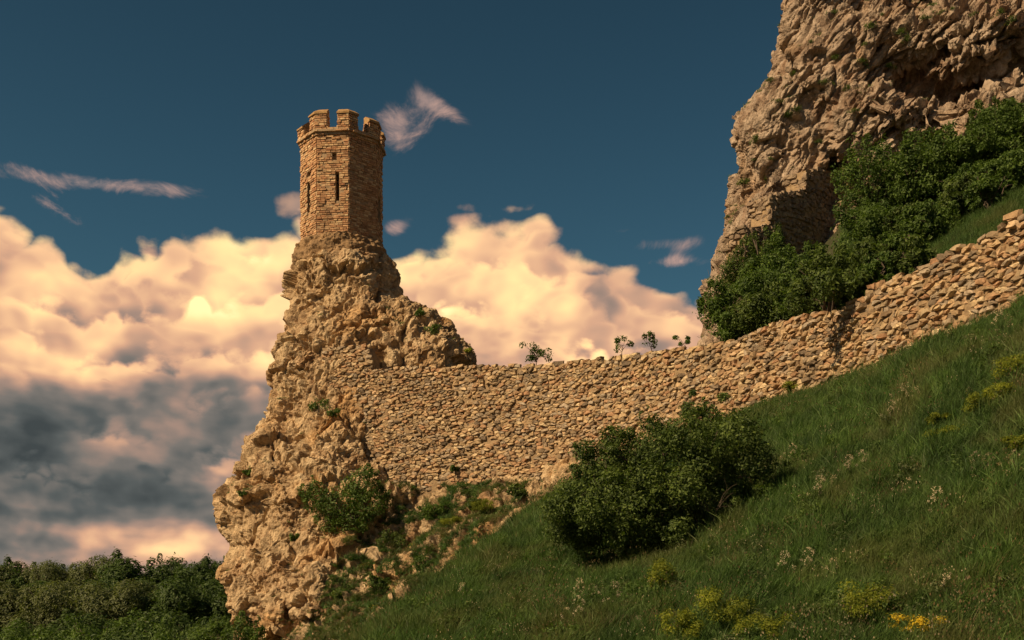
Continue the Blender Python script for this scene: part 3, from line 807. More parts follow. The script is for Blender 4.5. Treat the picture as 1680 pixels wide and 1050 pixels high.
        base = [Ax, vx, Bx, Bi, vi, Ai]
        hz = lambda: rng.uniform(-0.025, 0.025)
        V = [[*q, e0 + hz() * 0.4] for q in base] + [[*Ax, e1 + hz()], [*vx, e1 + hz()], [*Bx, e1 + hz()], [*Br, ri + hz()], [*vr, ri + hz()], [*Ar, ri + hz()], [*Bi, ri - 0.05], [*vi, ri - 0.05], [*Ai, ri - 0.05]]
        F = [[5, 4, 1, 0], [4, 3, 2, 1], [0, 1, 7, 6], [1, 2, 8, 7], [6, 7, 10, 11], [7, 8, 9, 10], [11, 10, 13, 14], [10, 9, 12, 13], [2, 3, 12, 9, 8], [5, 0, 6, 11, 14], [3, 4, 13, 12], [4, 5, 14, 13]]
        c = Soup(); c.add(V, F); co = under(c.build('cap', M['cap']), mo)
    # rendered footing
    nth, rows = 260, 60; V = []
    prof = [(TZ0 + 0.14, 1.80), (TZ0 + 0.08, 2.03), (TZ0 + 0.0, 2.09), (TZ0 - 0.2, 2.17), (TZ0 - 0.45, 2.27), (TZ0 - 0.75, 2.36), (TZ0 - 1.0, 2.40), (TZ0 - 1.3, 2.30), (TZ0 - 1.8, 2.0)]
    pz = np.interp(np.linspace(0, 8, rows), range(9), [q[0] for q in prof]); pr = np.interp(np.linspace(0, 8, rows), range(9), [q[1] for q in prof])
    th = np.linspace(0, 2 * PI, nth, endpoint=False)
    Z = np.repeat(pz, nth); R = np.repeat(pr, nth); TH = np.tile(th, rows)
    pts = np.stack([TX + R * np.sin(TH), TY - R * np.cos(TH), Z], 1)
    dd = 0.26 * fbm(pts / np.array([0.9, 0.9, 0.5]), 4, 201) + 0.10 * fbm(pts / 0.2, 3, 202)
    pts += np.stack([np.sin(TH), -np.cos(TH), 0.35 * np.ones_like(TH)], 1) * dd[:, None]
    i = np.arange(rows * nth).reshape(rows, nth); j = np.roll(i, -1, 1)
    f = np.stack([i[:-1], i[1:], j[1:], j[:-1]], -1).reshape(-1, 4)
    under(mesh('footing', pts, f, M['ledge'], False))
    return T


# ------------------------------------------------------------------ rubble masonry
def clip_poly(poly, nx, ny, c):
    out = []; m = len(poly)
    for i in range(m):
        a, b = poly[i], poly[(i + 1) % m]
        da, db = nx * a[0] + ny * a[1] - c, nx * b[0] + ny * b[1] - c
        if da <= 0: out.append(a)
        if (da < 0) != (db < 0) and da != db:
            t = da / (da - db); out.append((a[0] + (b[0] - a[0]) * t, a[1] + (b[1] - a[1]) * t))
    return out


def rubble(s0, s1, zlo, zhi, seed, dw=0.30, dh=0.17, asp=0.56, jit=0.30):
    """Irregular coursed stones between zlo(s) and zhi(s): list of polygons in (s, z)."""
    r = np.random.default_rng(seed); pts = []
    zmin = min(zlo(q) for q in np.linspace(s0, s1, 60)); zmax = max(zhi(q) for q in np.linspace(s0, s1, 60))
    z = zmin - 0.1; k = 0
    while z < zmax + 0.2:
        s = s0 + r.uniform(0, dw); hh = dh * r.uniform(0.75, 1.3)
        while s < s1:
            zj = z + r.normal(0, dh * jit) + 0.06 * math.sin(s * 0.9 + k * 0.3)
            if zlo(s) - 0.5 < zj < zhi(s) - 0.02 + r.uniform(-0.06, 0.03) and r.random() > 0.17: pts.append((s, zj))
            s += dw * r.choice([0.55, 0.8, 1.0, 1.2, 1.6]) * r.uniform(0.85, 1.15)
        z += hh; k += 1
    pts = np.array(pts); q = pts * np.array([asp, 1.0])
    grid = {}; cs = 0.3
    for i, (a, b) in enumerate(q): grid.setdefault((int(a // cs), int(b // cs)), []).append(i)
    polys = []
    for i, (a, b) in enumerate(q):
        ga, gb = int(a // cs), int(b // cs)
        nb = [j for da in (-1, 0, 1) for db in (-1, 0, 1) for j in grid.get((ga + da, gb + db), ()) if j != i]
        ex, ey = asp * r.uniform(0.14, 0.25), r.uniform(0.08, 0.13)
        poly = [(a - ex, b - ey), (a + ex, b - ey), (a + ex, b + ey), (a - ex, b + ey)]
        poly = clip_poly(poly, 0.0, 1.0, zhi(pts[i][0]) + r.uniform(-0.01, 0.05))
        for j in nb:
            if len(poly) < 3: break
            dx, dy = q[j] - q[i]; L = math.hypot(dx, dy)
            if L < 1e-6: continue
            poly = clip_poly(poly, dx / L, dy / L, (dx * (q[i][0] + q[j][0]) + dy * (q[i][1] + q[j][1])) / (2 * L))
            if len(poly) < 3: break
        if len(poly) >= 3:
            pl = np.array(poly) / np.array([asp, 1.0])
            keep = [0]
            for m_ in range(1, len(pl)):
                if np.linalg.norm(pl[m_] - pl[keep[-1]]) > 0.025: keep.append(m_)
            pl = pl[keep]
            if len(pl) >= 4: polys.append(pl)
    return polys


def stone_geo(pl, place, r, depth=(0.0, 0.10)):
    """One stone from its outline: rough sides, broken face."""
    c = pl.mean(0); ext = pl.max(0) - pl.min(0); dp = r.uniform(*depth) * (0.55 + 0.75 * min(1, ext[0] / 0.33))
    out = []
    for k in range(len(pl)):                                       # long edges get a knuckle, so that outlines are ragged
        a, b = pl[k], pl[(k + 1) % len(pl)]; out.append(a); L = np.linalg.norm(b - a)
        if L > 0.13: out.append((a + b) / 2 + r.normal(0, 0.014, 2))
    pl = np.array(out); m = len(pl)
    j = 1 - 0.012 / max(0.06, min(ext)); tx, tz = r.normal(0, 0.16), r.normal(-0.06, 0.18)
    SZ, DD = [], []
    for sc, d in ((j, -0.07), (j * 0.99, dp * 0.72), (j * 0.80, dp)):
        e = (pl - c) * (sc * (1 + r.uniform(-0.11, 0.06, m)))[:, None]; SZ.append(c + e)
        DD.append(np.full(m, d) if d < 0 else d + tx * e[:, 0] + tz * e[:, 1] + r.normal(0, 0.014, m))
    SZ.append((c + r.normal(0, 0.03, 2))[None]); DD.append(np.array([dp + r.uniform(-0.01, 0.035)]))
    SZ = np.vstack(SZ); V = place(SZ[:, 0], SZ[:, 1], np.concatenate(DD))
    F = []
    for a in range(2):
        for k in range(m):
            k2 = (k + 1) % m
            F.append([a * m + k, a * m + k2, (a + 1) * m + k2, (a + 1) * m + k])
    F += [[2 * m + k, 2 * m + (k + 1) % m, 3 * m] for k in range(m)]
    return V, F


def build_wall():
    r = np.random.default_rng(21)
    org = np.array([W_XY[120][0], W_XY[120][1], W_ZB[120]])
    T = empty('rubble_wall', org); inv = Matrix.Translation(tuple(-org))
    tag(T, 'long curving rubble stone curtain wall climbing from the crag to the right', 'wall')
    def place(s, z, d):
        x = np.interp(s, W_S, W_XY[:, 0]); y = np.interp(s, W_S, W_XY[:, 1])
        nx = np.interp(s, W_S, W_N[:, 0]); ny = np.interp(s, W_S, W_N[:, 1])
        lean = 0.05 * (z - np.interp(s, W_S, W_ZB))           # slight batter
        return np.stack([x + nx * (d - lean), y + ny * (d - lean), z + 0 * x], -1)
    zlo = lambda s: np.interp(s, W_S, W_ZB); zhi = lambda s: np.interp(s, W_S, W_ZT)
    # mortar body
    ss = np.arange(0, W_S[-1], 0.25); nz = 14; V = []
    for s in ss:
        a, b = zlo(s) - 0.9, zhi(s) - 0.07 + 0.05 * math.sin(s * 5.1) * math.sin(s * 2.3)
        for k in range(nz): V.append(place(s, a + (b - a) * k / (nz - 1), 0.0))
        V.append(place(s, b, -0.75)); V.append(place(s, a, -0.75))
    m = nz + 2; V = np.array(V)
    wob = 0.0 + 0.07 * fbm(V / 0.5, 3, 301); n_ = np.repeat(np.stack([np.interp(ss, W_S, W_N[:, 0]), np.interp(ss, W_S, W_N[:, 1]), 0 * ss], 1), m, 0)
    V = V + n_ * (wob * (np.arange(len(V)) % m < nz))[:, None]
    F = [[i * m + k, (i + 1) * m + k, (i + 1) * m + (k + 1) % m, i * m + (k + 1) % m] for i in range(len(ss) - 1) for k in range(m)]
    F += [list(range(m)), [(len(ss) - 1) * m + k for k in range(m)][::-1]]
    o = mesh('mortar_core', V, F, M['mortar'], False, T); o.matrix_parent_inverse = inv
    polys = rubble(0.2, 15.5, zlo, zhi, 5, 0.215, 0.10, 0.42, 0.42) + rubble(15.5, W_S[-1] - 0.2, zlo, zhi, 6, 0.235, 0.102, 0.40, 0.40)
    # apparent size decides which stones are pieces of their own
    def seen(pl):
        s, z = pl.mean(0); p = place(s, z, 0); px = HX + FPX * p[0] / p[1]
        e = pl.max(0) - pl.min(0)
        return (e[0] * e[1]) / p[1] ** 2 if 560 < px < 1670 and z > zlo(s) - 0.05 else 0.0
    order = sorted(range(len(polys)), key=lambda i: -seen(polys[i])); own = set(order[:300])
    rest = Soup()
    for i, pl in enumerate(polys):
        v, f = stone_geo(pl, place, r)
        if i in own:
            q = mesh('stone', v, f, M['stone'], False, T); q.matrix_parent_inverse = inv
        else: rest.add(v, f)
    q = rest.build('rubble_stonework', M['stone'], T); q.matrix_parent_inverse = inv; tag(q, kind='stuff')
    return place


def build_ruin():
    """Stepped remains of masonry on the flank of the cliff, facing away from the sun."""
    r = np.random.default_rng(33)
    base = P(1265, 420, 43.6); T = empty('ruined_masonry', base); inv = Matrix.Translation(tuple(-base))
    tag(T, 'shaded stepped remnant of ruined masonry built against the cliff above the shrubs', 'ruin')
    az = math.radians(44); n = np.array([math.sin(az), -math.cos(az)]); u = np.array([math.cos(az), math.sin(az)])   # face normal / run to the right and back
    rest = Soup(); core = Soup(); cnt = []; run = 8.0
    c = P(1221, 0, 42.0)[:2]
    def place(s, z, d): return np.stack([c[0] + u[0] * s + n[0] * d, c[1] + u[1] * s + n[1] * d, z + 0 * s], -1)
    def hi(s):
        q = place(s, 0, 0); px = HX + FPX * q[0] / q[1]
        py = np.interp(px, [1200, 1221, 1262, 1265, 1290, 1319, 1322, 1345, 1375, 1400, 1450], [374, 372, 366, 318, 313, 308, 277, 274, 282, 300, 330])
        return (HY - py) / FPX * q[1]
    lo = lambda s: 11.2
    ss = np.linspace(0.04, run, 90); V = []
    for s in ss: V += [place(s, 11, 0), place(s, hi(s) - 0.07, 0), place(s, hi(s) - 0.07, -0.9), place(s, 11, -0.9)]
    core.add(V, [[4 * i + k, 4 * i + 4 + k, 4 * i + 4 + (k + 1) % 4, 4 * i + (k + 1) % 4] for i in range(89) for k in range(4)] + [[0, 1, 2, 3], [359, 358, 357, 356]])
    for pl in rubble(0.0, run, lo, hi, 61, 0.30, 0.18): cnt.append((pl, place))
    sg = np.linspace(0, run, 400); pxs = np.array([HX + FPX * q[0] / q[1] for q in (place(t, 0, 0) for t in sg)])
    for kk, pxe in enumerate((1221, 1264, 1321)):                                     # ends of the steps, turned to the sun
        s_ = float(np.interp(pxe, pxs, sg)); zl = 11.2 if kk == 0 else hi(s_ - 0.12) - 0.15; zh = hi(s_ + 0.15)
        def place2(t, z, d, s_=s_): return np.stack([c[0] + u[0] * (s_ - d) - n[0] * t, c[1] + u[1] * (s_ - d) - n[1] * t, z + 0 * t], -1)
        for pl in rubble(0.0, 0.95, lambda t: zl + 0.4, lambda t: zh, 81 + kk, 0.26, 0.16): cnt.append((pl, place2))
    o = core.build('mortar_core', M['mortar'], T); o.matrix_parent_inverse = inv
    for pl, place in cnt:
        v, f = stone_geo(pl, place, r, (0.02, 0.09))
        px = HX + FPX * v[-1][0] / v[-1][1]; py = HY - FPX * v[-1][2] / v[-1][1]
        if py < 415 and px < 1385 and (pl.max(0) - pl.min(0)).prod() > 0.055:
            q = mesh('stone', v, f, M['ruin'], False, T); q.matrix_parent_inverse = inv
        else: rest.add(v, f)
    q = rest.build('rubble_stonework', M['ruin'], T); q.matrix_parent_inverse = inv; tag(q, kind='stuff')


# ------------------------------------------------------------------ vegetation
def ground_hit(px, py):
    D = np.arange(8, 60, 0.2); x = (px - HX) / FPX * D; z = (HY - py) / FPX * D
    g = zf(x, D); k = np.argmax(z < g) if (z < g).any() else 110
    g1 = ground_z(x[k:k + 1], D[k:k + 1])[0]
    return np.array([x[k], D[k], g1])


_RH = {}


def rock_hit(o, px, py):
    """Nearest point of a rock mesh seen near a pixel."""
    if o.name not in _RH:
        p = coords(o); _RH[o.name] = (p, coords(o, 'n'), HX + FPX * p[:, 0] / p[:, 1], HY - FPX * p[:, 2] / p[:, 1])
    p, n, qx, qy = _RH[o.name]; i = np.flatnonzero((np.abs(qx - px) < 3) & (np.abs(qy - py) < 3))
    if not len(i): return None, None
    i = i[np.argmin(p[i, 1])]
    return p[i], n[i]


def leaves(cl, n, size, r, gap=0.08, gs=0.5, up=0.35, flat=0.45, shell=0.55, droop=0.0, rnd=0.55):
    """Leaf quads spread through clumps (x, y, z, rx, ry, rz)."""
    cl = np.asarray(cl, float); w = (cl[:, 3] * cl[:, 5]) ** 0.92; w /= w.sum()
    k = r.choice(len(cl), int(n * 1.5), p=w); c = cl[k]
    d = r.normal(size=(len(k), 3)); d /= np.linalg.norm(d, axis=1)[:, None]
    rad = shell + (1.08 - shell) * r.random(len(k)) ** 0.8; rad *= 1 + 0.22 * r.normal(size=len(k)) * (r.random(len(k)) < 0.25)
    p = c[:, :3] + d * c[:, 3:6] * rad[:, None]
    g = perlin(p / gs, int(r.integers(1000))) + 0.6 * perlin(p / (gs * 0.42), int(r.integers(1000)))
    keep = g > gap - 0.25; p, d = p[keep][:n], d[keep][:n]; m = len(p)
    nr = d * 0.8 + r.normal(size=(m, 3)) * rnd + np.array([0, 0, up]); nr /= np.linalg.norm(nr, axis=1)[:, None]
    t = r.normal(size=(m, 3)) + d * 0.5 + np.array([0, 0, -droop]); t -= nr * (t * nr).sum(1)[:, None]; t /= np.linalg.norm(t, axis=1)[:, None]
    s = np.cross(nr, t); L = (size * r.uniform(0.6, 1.35, m))[:, None]
    V = np.stack([p - t * L, p + s * L * flat + nr * L * 0.16, p + t * L, p - s * L * flat + nr * L * 0.16], 1).reshape(-1, 3)
    return V, np.arange(4 * m).reshape(m, 4)


def clumps_in(r, W, Dp, H, z0, n, rr=(0.15, 0.27), low=-0.75, shoots=0.8):
    out = []
    while len(out) < n:
        d = r.normal(size=3); d /= np.linalg.norm(d); q = d * r.uniform(0.35, 0.86)
        if q[2] < low: continue
        s = r.uniform(*rr) * (1.1 - 0.35 * max(0, q[2]))
        out.append((q[0] * W / 2, q[1] * Dp / 2, z0 + H / 2 + q[2] * H / 2, s * W * 0.95, s * Dp * 0.95, s * H * 0.85))
    for _ in range(int(n * shoots)):                                # shoots that break the outline
        d = r.normal(size=3); d /= np.linalg.norm(d); d[2] = abs(d[2]) if r.random() < 0.7 else d[2]; q = d * r.uniform(0.86, 1.10); s = r.uniform(0.035, 0.08)
        if q[2] > low: out.append((q[0] * W / 2, q[1] * Dp / 2, z0 + H / 2 + q[2] * H / 2, s * W, s * Dp, s * H * r.uniform(0.8, 1.8)))
    return np.array(out)


def limbs(cl, r, base_r, fork, k=9, sides=5, sway=0.12):
    """Trunk and limbs reaching into the clumps."""
    s = Soup(); fork = np.array(fork, float)
    nseg = 5; mid = [np.array([0, 0, -0.3]) * 1.0]
    for i in range(1, nseg + 1): mid.append(fork * i / nseg + r.normal(0, sway * 0.15, 3) * np.array([1, 1, 0.2]))
    tube(s, mid, np.linspace(base_r, base_r * 0.62, nseg + 1), sides + 2)
    for c in cl[r.permutation(len(cl))[:k]]:
        e = np.array(c[:3]); a = mid[-1] if r.random() < 0.6 else mid[-2]
        pts = [a + (e - a) * t + r.normal(0, sway, 3) * math.sin(PI * t) * 0.6 + np.array([0, 0, 0.18 * np.linalg.norm(e - a) * math.sin(PI * t)]) for t in np.linspace(0, 1, 6)]
        tube(s, pts, np.linspace(base_r * 0.5, base_r * 0.08, 6), sides)
        for _ in range(2):
            b = pts[3]; q = e + r.normal(0, 1, 3) * c[3:6] * 0.8
            tube(s, [b, (b + q) / 2 + r.normal(0, sway * 0.4, 3), q], [base_r * 0.22, base_r * 0.13, base_r * 0.04], 4)
    return s


def plant(name, loc, cl, nleaf, size, mat, label, cat, group=None, seed=0, base_r=0.06, fork=None, k=9, bark='bark', trunk='trunk', crown='crown', **kw):
    r = np.random.default_rng(seed); o = empty(name, tuple(loc)); tag(o, label, cat, group)
    cl = np.asarray(cl, float)
    if fork is None: fork = (cl[:, 0].mean() * 0.3, cl[:, 1].mean() * 0.3, max(0.15, cl[:, 2].min() * 0.8))
    limbs(cl, r, base_r, fork, k).build(trunk, M[bark], o, True)
    v, f = leaves(cl, nleaf, size, r, **kw)
    mesh(crown, v, f, M[mat], False, o)
    return o


def px_clumps(base, D, lst, r, depth=1.0):
    """Clumps given as (px, py, radius_px) at distance D, relative to base."""
    out = []
    for px, py, rp in lst:
        q = P(px, py, D); R = rp / FPX * D
        out.append((q[0] - base[0], q[1] - base[1] + r.uniform(-1, 1) * depth, q[2] - base[2], R, R, R * 0.85))
        for _ in range(2):
            a = r.uniform(0, 2 * PI); e = R * r.uniform(0.85, 1.12); k = R * r.uniform(0.18, 0.36)
            out.append((out[-1][0] * 0 + q[0] - base[0] + math.cos(a) * e, q[1] - base[1] + r.uniform(-1, 1) * depth, q[2] - base[2] + abs(math.sin(a)) * e, k, k, k))
    return np.array(out)


# ---- grass: tufts set on points by one geometry-node tree
def blades(r, n, rad, h, w, lean=0.35, curl=0.3, wind=(0.22, 0.05)):
    V, F = [], []
    for i in range(n):
        a = r.uniform(0, 2 * PI); q = rad * math.sqrt(r.random()); b = np.array([q * math.cos(a), q * math.sin(a), -0.03])
        L = h * r.uniform(0.55, 1.2); d = np.array([r.normal(0, lean) + wind[0], r.normal(0, lean) + wind[1], 1.0]); d /= np.linalg.norm(d)
        s = np.cross(d, [math.cos(a + 1), math.sin(a + 1), 0.1]); s /= np.linalg.norm(s); s *= w * r.uniform(0.7, 1.2) / 2
        bend = np.array([d[0], d[1], -0.45]) * curl * L * r.uniform(0.4, 1.4)
        p1 = b + d * L * 0.5 + bend * 0.2; p2 = b + d * L * 0.95 + bend
        k = len(V); V += [b - s, b + s, p1 + s * 0.8, p1 - s * 0.8, p2]; F += [[k, k + 1, k + 2, k + 3], [k + 3, k + 2, k + 4]]
    return V, F


def heads(r, V, F, n, rad, h, size):
    """Seed or flower heads as small crossed diamonds on top of a tuft."""
    for i in range(n):
        a = r.uniform(0, 2 * PI); q = rad * math.sqrt(r.random()); c = np.array([q * math.cos(a) + 0.15 * h, q * math.sin(a), h * r.uniform(0.75, 1.2)])
        for ax in (np.array([1, 0, 0]), np.array([0, 1, 0])):
            k = len(V); u = ax * size * 0.5; z = np.array([0.1, 0, 1]) * size
            V += [c - u, c - z * 0.7, c + u, c + z]; F += [[k, k + 1, k + 2, k + 3]]
    return V, F


def make_tufts():
    r = np.random.default_rng(3); L = []
    def one(nm, v, f, m):
        o = mesh(nm, v, f, M[m], False, None, False); return o
    sets = {}
    for key, mt, args in (('green', 'grass', [(34, .14, .30, .0085, .42, .42), (34, .16, .23, .0085, .5, .5), (28, .13, .40, .008, .38, .45)]),
                          ('straw', 'straw', [(16, .10, .40, .009, .3, .35), (20, .09, .30, .009, .5, .5)]),
                          ('wild', 'grass', [(22, .10, .22, .013, .5, .5), (26, .12, .16, .014, .6, .6)])):
        c = bpy.data.collections.new('tufts_' + key)
        for i, a in enumerate(args):
            v, f = blades(r, *a)
            c.objects.link(one('tuft_' + key, v, f, mt))
        sets[key] = c
    v, f = blades(r, 10, .09, .36, .005, .25, .2); v, f = heads(r, v, f, 9, .14, .36, .017)
    c = bpy.data.collections.new('tufts_seed'); c.objects.link(one('tuft_seed', v, f, 'straw')); sets['seed'] = c
    c = bpy.data.collections.new('tufts_weed')
    for i, mt in enumerate(('leaf2', 'leafgrey', 'leaf2')):
        v, f = leaves([(r.normal(0, .06), r.normal(0, .06), .05 + .05 * k_, .10, .10, .07) for k_ in range(4)], 150, 0.022, r, gap=-1, up=0.8, shell=0.3)
        c.objects.link(one('tuft_weed', v, f, mt))
    sets['weed'] = c
    v, f = [], []; v, f = heads(r, v, f, 6, .16, .34, .013)
    c = bpy.data.collections.new('tufts_pale'); c.objects.link(one('tuft_pale', v, f, 'white')); sets['pale'] = c
    v, f = [], []; v, f = heads(r, v, f, 7, .18, .22, .018)
    c = bpy.data.collections.new('tufts_dot'); c.objects.link(one('tuft_dot', v, f, 'gold')); sets['dot'] = c
    return sets


_GN = {}


def scatter(name, pts, nrm, sc, coll, seed, label, tilt=0.35):
    r = np.random.default_rng(seed); n = len(pts)
    o = mesh(name, pts, [], None); me = o.data
    rot = np.zeros((n, 3)); rot[:, 2] = r.normal(0, 0.9, n)
    rot[:, 0] = r.normal(0, 0.14, n) - nrm[:, 1] * tilt; rot[:, 1] = r.normal(0, 0.14, n) + nrm[:, 0] * tilt
    a = me.attributes.new('rot', 'FLOAT_VECTOR', 'POINT'); a.data.foreach_set('vector', rot.astype(np.float32).ravel())
    a = me.attributes.new('scl', 'FLOAT', 'POINT'); a.data.foreach_set('value', np.asarray(sc, np.float32))
    a = me.attributes.new('pick', 'INT', 'POINT'); a.data.foreach_set('value', r.integers(0, max(1, len(coll.objects)), n).astype(np.int32))
    g = bpy.data.node_groups.new('tufts_on_points', 'GeometryNodeTree')
    g.interface.new_socket('Geometry', in_out='INPUT', socket_type='NodeSocketGeometry')
    g.interface.new_socket('Geometry', in_out='OUTPUT', socket_type='NodeSocketGeometry')
    gi, go = g.nodes.new('NodeGroupInput'), g.nodes.new('NodeGroupOutput')
    ip = g.nodes.new('GeometryNodeInstanceOnPoints'); ci = g.nodes.new('GeometryNodeCollectionInfo')
    ci.inputs['Collection'].default_value = coll; ci.inputs['Separate Children'].default_value = True; ci.inputs['Reset Children'].default_value = True
    ip.inputs['Pick Instance'].default_value = True
    def att(nm, ty):
        q = g.nodes.new('GeometryNodeInputNamedAttribute'); q.data_type = ty; q.inputs['Name'].default_value = nm
        return q.outputs['Attribute']
    g.links.new(gi.outputs[0], ip.inputs['Points']); g.links.new(ci.outputs[0], ip.inputs['Instance'])
    g.links.new(att('rot', 'FLOAT_VECTOR'), ip.inputs['Rotation']); g.links.new(att('scl', 'FLOAT'), ip.inputs['Scale'])
    g.links.new(att('pick', 'INT'), ip.inputs['Instance Index']); g.links.new(ip.outputs[0], go.inputs[0])
    md = o.modifiers.new('tufts', 'NODES'); md.node_group = g
    tag(o, label, kind='stuff')
    return o


def build_grass(sets):
    r = np.random.default_rng(9)
    # meadow in front of the wall: density falls off with distance
    n = 185000; D = 7.5 + (46 - 7.5) * r.random(n) ** 1.15; px = r.uniform(330, 2300, n); x = (px - HX) / FPX * D
    sd = wall_side(x, D); ok = (sd > 0.12) & (r.random(n) < np.clip(0.30 + 9.0 / D, 0, 1) * 0.8)
    x, D = x[ok], D[ok]; z = ground_z(x, D)
    e = 0.15; z0_ = zf(x, D); nx = -(zf(x + e, D) - z0_) / e; ny = -(zf(x, D + e) - z0_) / e
    q = np.stack([x, D, z], 1); nr = np.stack([nx, ny, np.ones_like(nx)], 1); nr /= np.linalg.norm(nr, axis=1)[:, None]
    pat = fbm(np.stack([x, D, 0 * x], 1) / 2.2, 3, 77)
    straw = (pat + 0.20 * r.normal(size=len(x)) > 0.56); seed = (~straw) & (r.random(len(x)) < 0.006 + 0.03 * (pat > 0.15))
    gr = ~(straw | seed)
    scl = (0.65 + 0.6 * r.random(len(x))) * np.clip(1 + 0.5 * fbm(q / 1.5, 2, 78) + 0.6 * fbm(q / 0.5, 2, 79), 0.45, 1.9)
    scatter('meadow_grass', q[gr], nr[gr], scl[gr], sets['green'], 1, 'long green meadow grass covering the slope below the wall')
    scatter('dry_meadow_grass', q[straw], nr[straw], scl[straw] * 0.8, sets['straw'], 2, 'patches of dry brownish grass in the green slope')
    scatter('seeding_grass', q[seed], nr[seed], scl[seed], sets['seed'], 3, 'thin brownish seed heads standing in the meadow')
    t = r.random(900); cx = np.interp(t, [0, .35, .7, 1], [P(890, 0, 32)[0], P(800, 0, 27.3)[0], P(700, 0, 23)[0], P(600, 0, 18.5)[0]]) + r.normal(0, .35, 900); cy = np.interp(t, [0, .35, .7, 1], [32, 27.3, 23, 18.5]) + r.normal(0, .35, 900)
    cz = ground_z(cx, cy); w = fbm(np.stack([cx, cy, 0 * cx], 1) / 0.8, 2, 66) > -0.05
    q2 = np.stack([cx, cy, cz], 1)[w]; scatter('crest_grass', q2, np.tile([-0.3, -0.3, 0.9], (len(q2), 1)), r.uniform(0.9, 1.9, len(q2)), sets['green'], 11, 'taller ragged grass along the crest of the meadow')
    fl = (fbm(q / 1.6, 3, 84) > 0.10) & (r.random(len(x)) < 0.03); scatter('pale_wildflowers', q[fl], nr[fl], r.uniform(0.7, 1.3, fl.sum()), sets['pale'], 13, 'faint pale wildflowers scattered through the meadow')
    wd = (fbm(q / 1.1, 3, 83) > 0.12) & (r.random(len(x)) < 0.06); scatter('meadow_weeds', q[wd], nr[wd], r.uniform(0.6, 1.35, wd.sum()), sets['weed'], 12, 'broad leaved weeds growing through the meadow grass')
    # terrace behind the wall
    n = 26000; px = r.uniform(1380, 1800, n); D = r.uniform(20, 44, n); x = (px - HX) / FPX * D; sd = wall_side(x, D); ok = sd < -0.75
    x, D = x[ok], D[ok]; z = ground_z(x, D); q = np.stack([x, D, z], 1); nr = np.tile([-0.25, -0.35, 0.9], (len(x), 1))
    scatter('terrace_grass', q, nr, r.uniform(0.7, 1.2, len(x)), sets['green'], 4, 'grass on the bank behind the top of the wall')
    # growth on the rock below the wall and on its ledges
    p = coords(CRAG); nn = coords(CRAG, 'n')
    mask = fbm(p / 1.3, 3, 88)
    px = HX + FPX * p[:, 0] / p[:, 1]; py = HY - FPX * p[:, 2] / p[:, 1]
    apron = (px > 590 - (py - 800) * 0.35) & (p[:, 2] < 5.4) & (py > 790)
    up = nn[:, 2] > 0.30
    grn = apron & up & (mask + 0.0016 * (py - 900) > -0.12); brn = apron & up & (mask < 0.05) & (mask > -0.22)
    led = (~apron) & (nn[:, 2] > 0.72) & (mask > 0.20) & (p[:, 2] < 16) & (p[:, 1] < 49)
    low = (~apron) & (py > 960 + (px < 520) * 40) & up & (px > 440)
    def pick(m, k): i = np.flatnonzero(m); i = r.choice(i, min(k, len(i)), replace=False); return p[i], nn[i]
    a, b = pick(grn, 15000); scatter('crag_foot_grass', a, b, r.uniform(0.6, 1.5, len(a)), sets['wild'], 5, 'green tufts covering the rocky bank under the wall')
    a, b = pick(brn, 3600); scatter('crag_foot_dry_grass', a, b, r.uniform(0.45, 1.0, len(a)), sets['straw'], 6, 'brown dry tufts on the rocky bank under the wall')
    a, b = pick(led | low, 700); scatter('ledge_grass', a, b, r.uniform(0.4, 0.9, len(a)), sets['wild'], 7, 'small tufts growing on ledges of the crag')
    a, b = pick(grn & (py > 880), 110); scatter('yellow_wildflowers', a, b, r.uniform(0.6, 1.1, len(a)), sets['dot'], 8, 'tiny yellow flowers dotted over the bank below the crag')
    p = coords(CLIFF); nn = coords(CLIFF, 'n'); mask = fbm(p / 1.6, 3, 89)
    m = (nn[:, 2] > 0.62) & (mask > 0.02)
    a, b = pick(m, 900); scatter('cliff_grass', a, b, r.uniform(0.5, 1.2, len(a)), sets['wild'], 9, 'dark tufts growing in cracks of the high cliff')


